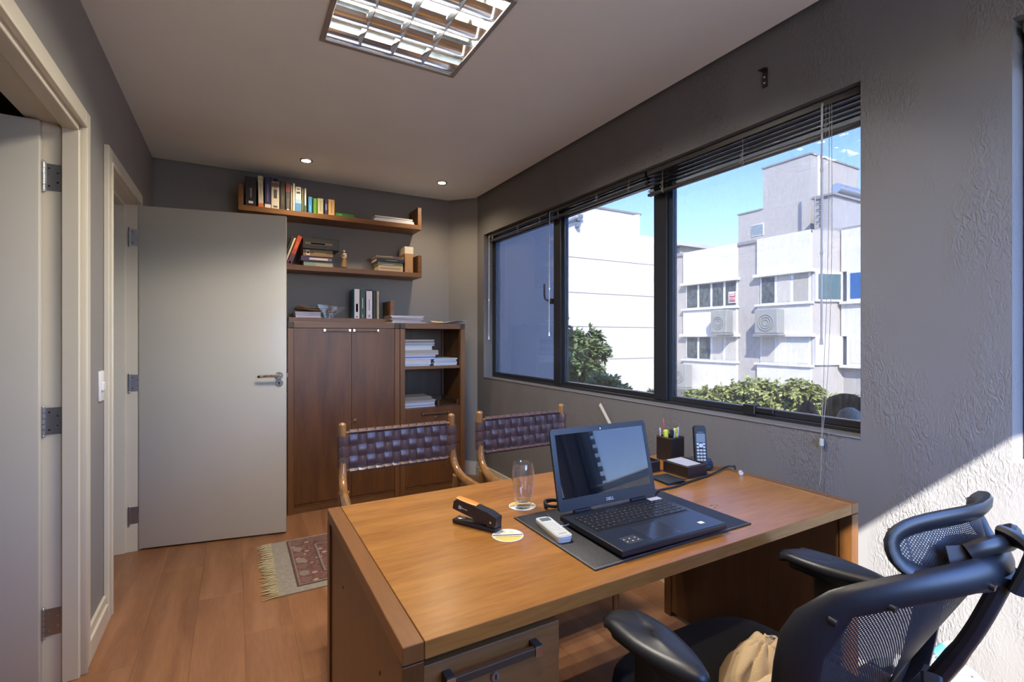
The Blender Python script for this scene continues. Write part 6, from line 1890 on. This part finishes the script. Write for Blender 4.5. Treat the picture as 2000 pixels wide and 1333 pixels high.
# lower buildings that carry the far side of the street on toward the right
for k, (ya_, yb_, ztop, col, lab) in enumerate(((-16.0, -3.0, 2.9, (0.50, 0.47, 0.42), 'low sand coloured building further right along the opposite street side'),
                                               (-40.0, -17.0, 3.6, (0.56, 0.55, 0.53), 'long pale building at the far right of the opposite street side'))):
    t = thing('street_building', lab, 'building', (27, (ya_ + yb_) / 2, GZ))
    q = B(); q.box(22.5, 34, ya_, yb_, GZ, ztop); q.build('wall', mat('street_wall_%d' % k, col, 0.8), t)
    q = B(); q.box(22.3, 34.2, ya_ - 0.1, yb_ + 0.1, ztop, ztop + 0.15); q.build('parapet_cap', M_cap, t)
    n_ = int((yb_ - ya_) / 2.6)
    for j in range(n_):
        y0 = ya_ + 0.6 + j * (yb_ - ya_ - 0.6) / n_
        for zf in (ztop - 2.3, ztop - 5.3, ztop - 8.3):
            q = B(); q.box(22.42, 22.5, y0, y0 + 1.6, zf, zf + 1.4); wdw = q.build('window', M_fwh, t)
            q = B(); q.box(22.40, 22.42, y0 + 0.08, y0 + 1.52, zf + 0.08, zf + 1.32); q.build('pane', M_gl, wdw)

# trees
def leaf_mat(name, c1, c2):
    m, nt, b_ = new_mat(name)
    oi = nd(nt, 'ShaderNodeTexCoord')
    nz = nd(nt, 'ShaderNodeTexNoise', Scale=5.0, Detail=3.0)
    nt.links.new(oi.outputs['Object'], nz.inputs['Vector'])
    r = nd(nt, 'ShaderNodeValToRGB')
    r.color_ramp.elements[0].position = 0.35; r.color_ramp.elements[1].position = 0.65
    r.color_ramp.elements[0].color = c4(c1); r.color_ramp.elements[1].color = c4(c2)
    nt.links.new(nz.outputs[0], r.inputs[0])
    nt.links.new(r.outputs[0], b_.inputs['Base Color'])
    b_.inputs['Roughness'].default_value = 0.55
    return m
M_bark = mat('tree_bark', (0.10, 0.075, 0.055), 0.9)
def tree(label, blobs, Y, n_leaf, lsz, m_leaf, droop=0.3, group='street trees beyond the window', X=None):
    # blobs: (px, py, radius in px) of leaf clumps seen, placed at the tree's own distance
    cs = []
    for bl in blobs:
        p = on_y(bl[0], bl[1], Y) if X is None else on_x(bl[0], bl[1], X)
        dp_ = p.x * SY + p.y * CY
        cs.append((p + Vector((random.uniform(-.3, .3), random.uniform(-.3, .3), 0)), bl[2] * 1.12 * dp_ / F))
    cen = sum((c[0] for c in cs), Vector()) / len(cs)
    t = thing('tree', label, 'tree', (cen.x, cen.y, GZ), group=group)
    tot = sum(c[1] ** 2 for c in cs)
    vs, fs = [], []
    for c, r_ in cs:
        nt_ = max(14, int(n_leaf * r_ * r_ / tot / 15))
        for k in range(nt_):
            # a twig fanning out of the clump, leaves set along both its sides
            v = Vector((random.gauss(0, 1), random.gauss(0, 1), random.gauss(0, 0.8))).normalized()
            st = c + Vector((v.x, v.y, v.z * 0.75)) * r_ * random.uniform(0.05, 0.78)
            tw_ = Vector((v.x + random.uniform(-.7, .7), v.y + random.uniform(-.7, .7), v.z * 0.6 + random.uniform(-.35, .35) - droop * 0.5)).normalized()
            ln = r_ * random.uniform(0.22, 0.62)
            for j in range(15):
                f = (j + random.random()) / 15
                p = st + tw_ * ln * f + Vector((0, 0, -droop * 0.18 * ln * f * f))
                d_ = (tw_ + Vector((random.uniform(-1, 1), random.uniform(-1, 1), random.uniform(-.9, .6) - droop))).normalized()
                sd = d_.cross(Vector((random.uniform(-.6, .6), random.uniform(-.6, .6), 1))).normalized()
                L_ = lsz * random.uniform(0.6, 1.3); W_ = L_ * 0.27
                b0 = len(vs)
                vs += [p, p + d_ * L_ * .5 + sd * W_, p + d_ * L_, p + d_ * L_ * .5 - sd * W_]
                fs.append((b0, b0 + 1, b0 + 2, b0 + 3))
    me = bpy.data.meshes.new('foliage')
    me.from_pydata([tuple(v) for v in vs], [], fs)
    me.materials.append(m_leaf)
    me.transform(wmat(t).inverted())
    o = link('foliage', me, t); o['kind'] = 'stuff'
    fork = Vector((cen.x, cen.y, min(c[0].z for c in cs) - 1.4))
    q = B(); q.tube(bez([(cen.x + 0.2, cen.y + 0.3, GZ), (cen.x - 0.1, cen.y + .1, (GZ + fork.z) / 2), fork], 5), [0.20] * 5 + [0.15] * 6, 9); q.build('trunk', M_bark, t)
    for c, r_ in cs:
        q = B(); q.tube(bez([fork, (fork + c[:]) / 2 if False else (fork * 0.5 + c * 0.5 + Vector((0, 0, -0.25))), c], 4), [0.09] * 4 + [0.045] * 4 + [0.02], 6); q.build('branch', M_bark, t)
    return t
tree('feathery dark green tree against the blank white building', [(1098, 648, 24), (1125, 665, 20), (1150, 660, 22), (1125, 690, 34), (1160, 690, 24), (1172, 680, 15), (1140, 722, 30), (1162, 720, 16), (1105, 745, 30), (1090, 690, 40)], 9.5, 11000, 0.15, leaf_mat('leaf_dark', (0.085, 0.14, 0.055), (0.22, 0.31, 0.13)), 0.25)
tree('lower light green tree at the foot of the blank building', [(1170, 755, 26), (1195, 745, 18), (1210, 762, 20), (1240, 768, 16), (1262, 774, 12), (1280, 785, 14)], 6.6, 8000, 0.09, leaf_mat('leaf_mid', (0.12, 0.19, 0.06), (0.30, 0.38, 0.15)), 0.25)
tree('broad yellow green tree in front of the office building', [(1330, 790, 22), (1350, 778, 24), (1385, 772, 26), (1365, 800, 24), (1415, 768, 26), (1440, 790, 36), (1480, 765, 28), (1510, 760, 30), (1540, 775, 36), (1575, 758, 28), (1600, 765, 28), (1620, 790, 30), (1500, 805, 40), (1570, 810, 40), (1645, 800, 22), (1400, 800, 26)], 7.0, 40000, 0.12, leaf_mat('leaf_light', (0.18, 0.22, 0.06), (0.44, 0.48, 0.18)), 0.5, X=11.5)

# outer ledge with two dark lumps and a pale one, low behind the near pane
M_stone = mat('dark_lump', (0.02, 0.017, 0.022), 0.9, bump=0.5, bscale=60)
LXo = 2.50
q = B(); q.box(XR + 0.17, 2.78, 0.62, 1.85, 0.78, 0.858, 0.004); struct(q.build('ledge_outer', M_ext))
def lump(name, label, px, py0, py1, wpx, X, m, sx=1.0, dy=0.0):
    b0 = on_x(px, py0, X); dp_ = b0.x * SY + b0.y * CY
    hw = wpx / 2 * dp_ / F; z0 = 0.8585; z1 = on_x(px, py1, X).z
    t = thing(name, label, 'lump', (X, b0.y, z0), group='lumps on the outer ledge')
    q = B(); n_ = 20
    q.lathe([(hw * 0.8, 0.0), (hw, (z1 - z0) * 0.3), (hw * 0.93, (z1 - z0) * 0.6), (hw * 0.66, (z1 - z0) * 0.87), (hw * 0.25, (z1 - z0) * 0.985), (0.002, (z1 - z0))], (X, b0.y, z0), n_, sx=sx)
    for v in q.bm.verts:
        v.co += Vector((random.uniform(-1, 1), random.uniform(-1, 1), random.uniform(-1, 0))) * hw * 0.035
    q.build('lump_body', m, t, angle=80)
lump('ledge_lump', 'small dark rounded lump outside the near pane', 1577, 825, 783, 32, 2.50, M_stone)
lump('ledge_lump', 'large dark rounded lump outside at the pane corner', 1655, 835, 769, 92, 2.62, M_stone, 0.7)
lump('ledge_lump', 'pale lump in front of the large dark one outside', 1660, 838, 796, 50, 2.40, mat('pale_lump', (0.45, 0.50, 0.45), 0.9, noise=0.3, nscale=25))

# far apartment tower down the street (it shows in the laptop screen)
ta = R(55.4); TD = 165.0
tc_ = Vector((math.cos(ta) * TD, -math.sin(ta) * TD, GZ))
tw = thing('apartment_tower', 'dark apartment tower with pale balconies mirrored in the laptop screen', 'building', tuple(tc_), R(90) - ta)
M_tw = mat('tower_wall', (0.13, 0.15, 0.16), 0.7, noise=0.2, nscale=0.3)
M_tb = mat('tower_balcony', (0.60, 0.61, 0.60), 0.8)
TZ = 46.0
q = B(); q.box(-7.5, 4.0, 0, 14, 0, TZ); q.build('tower_wall', M_tw, tw, world=False)
q = B(); q.box(-8.2, 5.0, -0.6, 14, TZ, TZ + 1.6); q.box(-3, 1.5, 2, 8, TZ + 1.6, TZ + 4.2); q.build('roof_slab', M_tb, tw, world=False)
q = B(); q.box(-9.6, -7.5, -0.5, 13, 0, TZ - 0.2); q.build('stair_shaft', mat('tower_shaft', (0.42, 0.43, 0.42), 0.8), tw, world=False)
bm_ = None
for k in range(15):
    if bm_ is None:
        q = B(); q.box(-1.6, 3.6, -1.5, 0, 0, 1.25); o = q.build('balcony', M_tb, tw, world=False); bm_ = o.data
    else:
        o = link('balcony', bm_, tw)
    o.location = (0, 0, 2.4 + k * 2.95)
bm_ = None
for k in range(15):
    if bm_ is None:
        q = B(); q.box(4.0, 5.4, 2.0, 6.0, 0, 1.2); o = q.build('side_balcony', M_tb, tw, world=False); bm_ = o.data
    else:
        o = link('side_balcony', bm_, tw)
    o.location = (0, 0, 2.4 + k * 2.95)
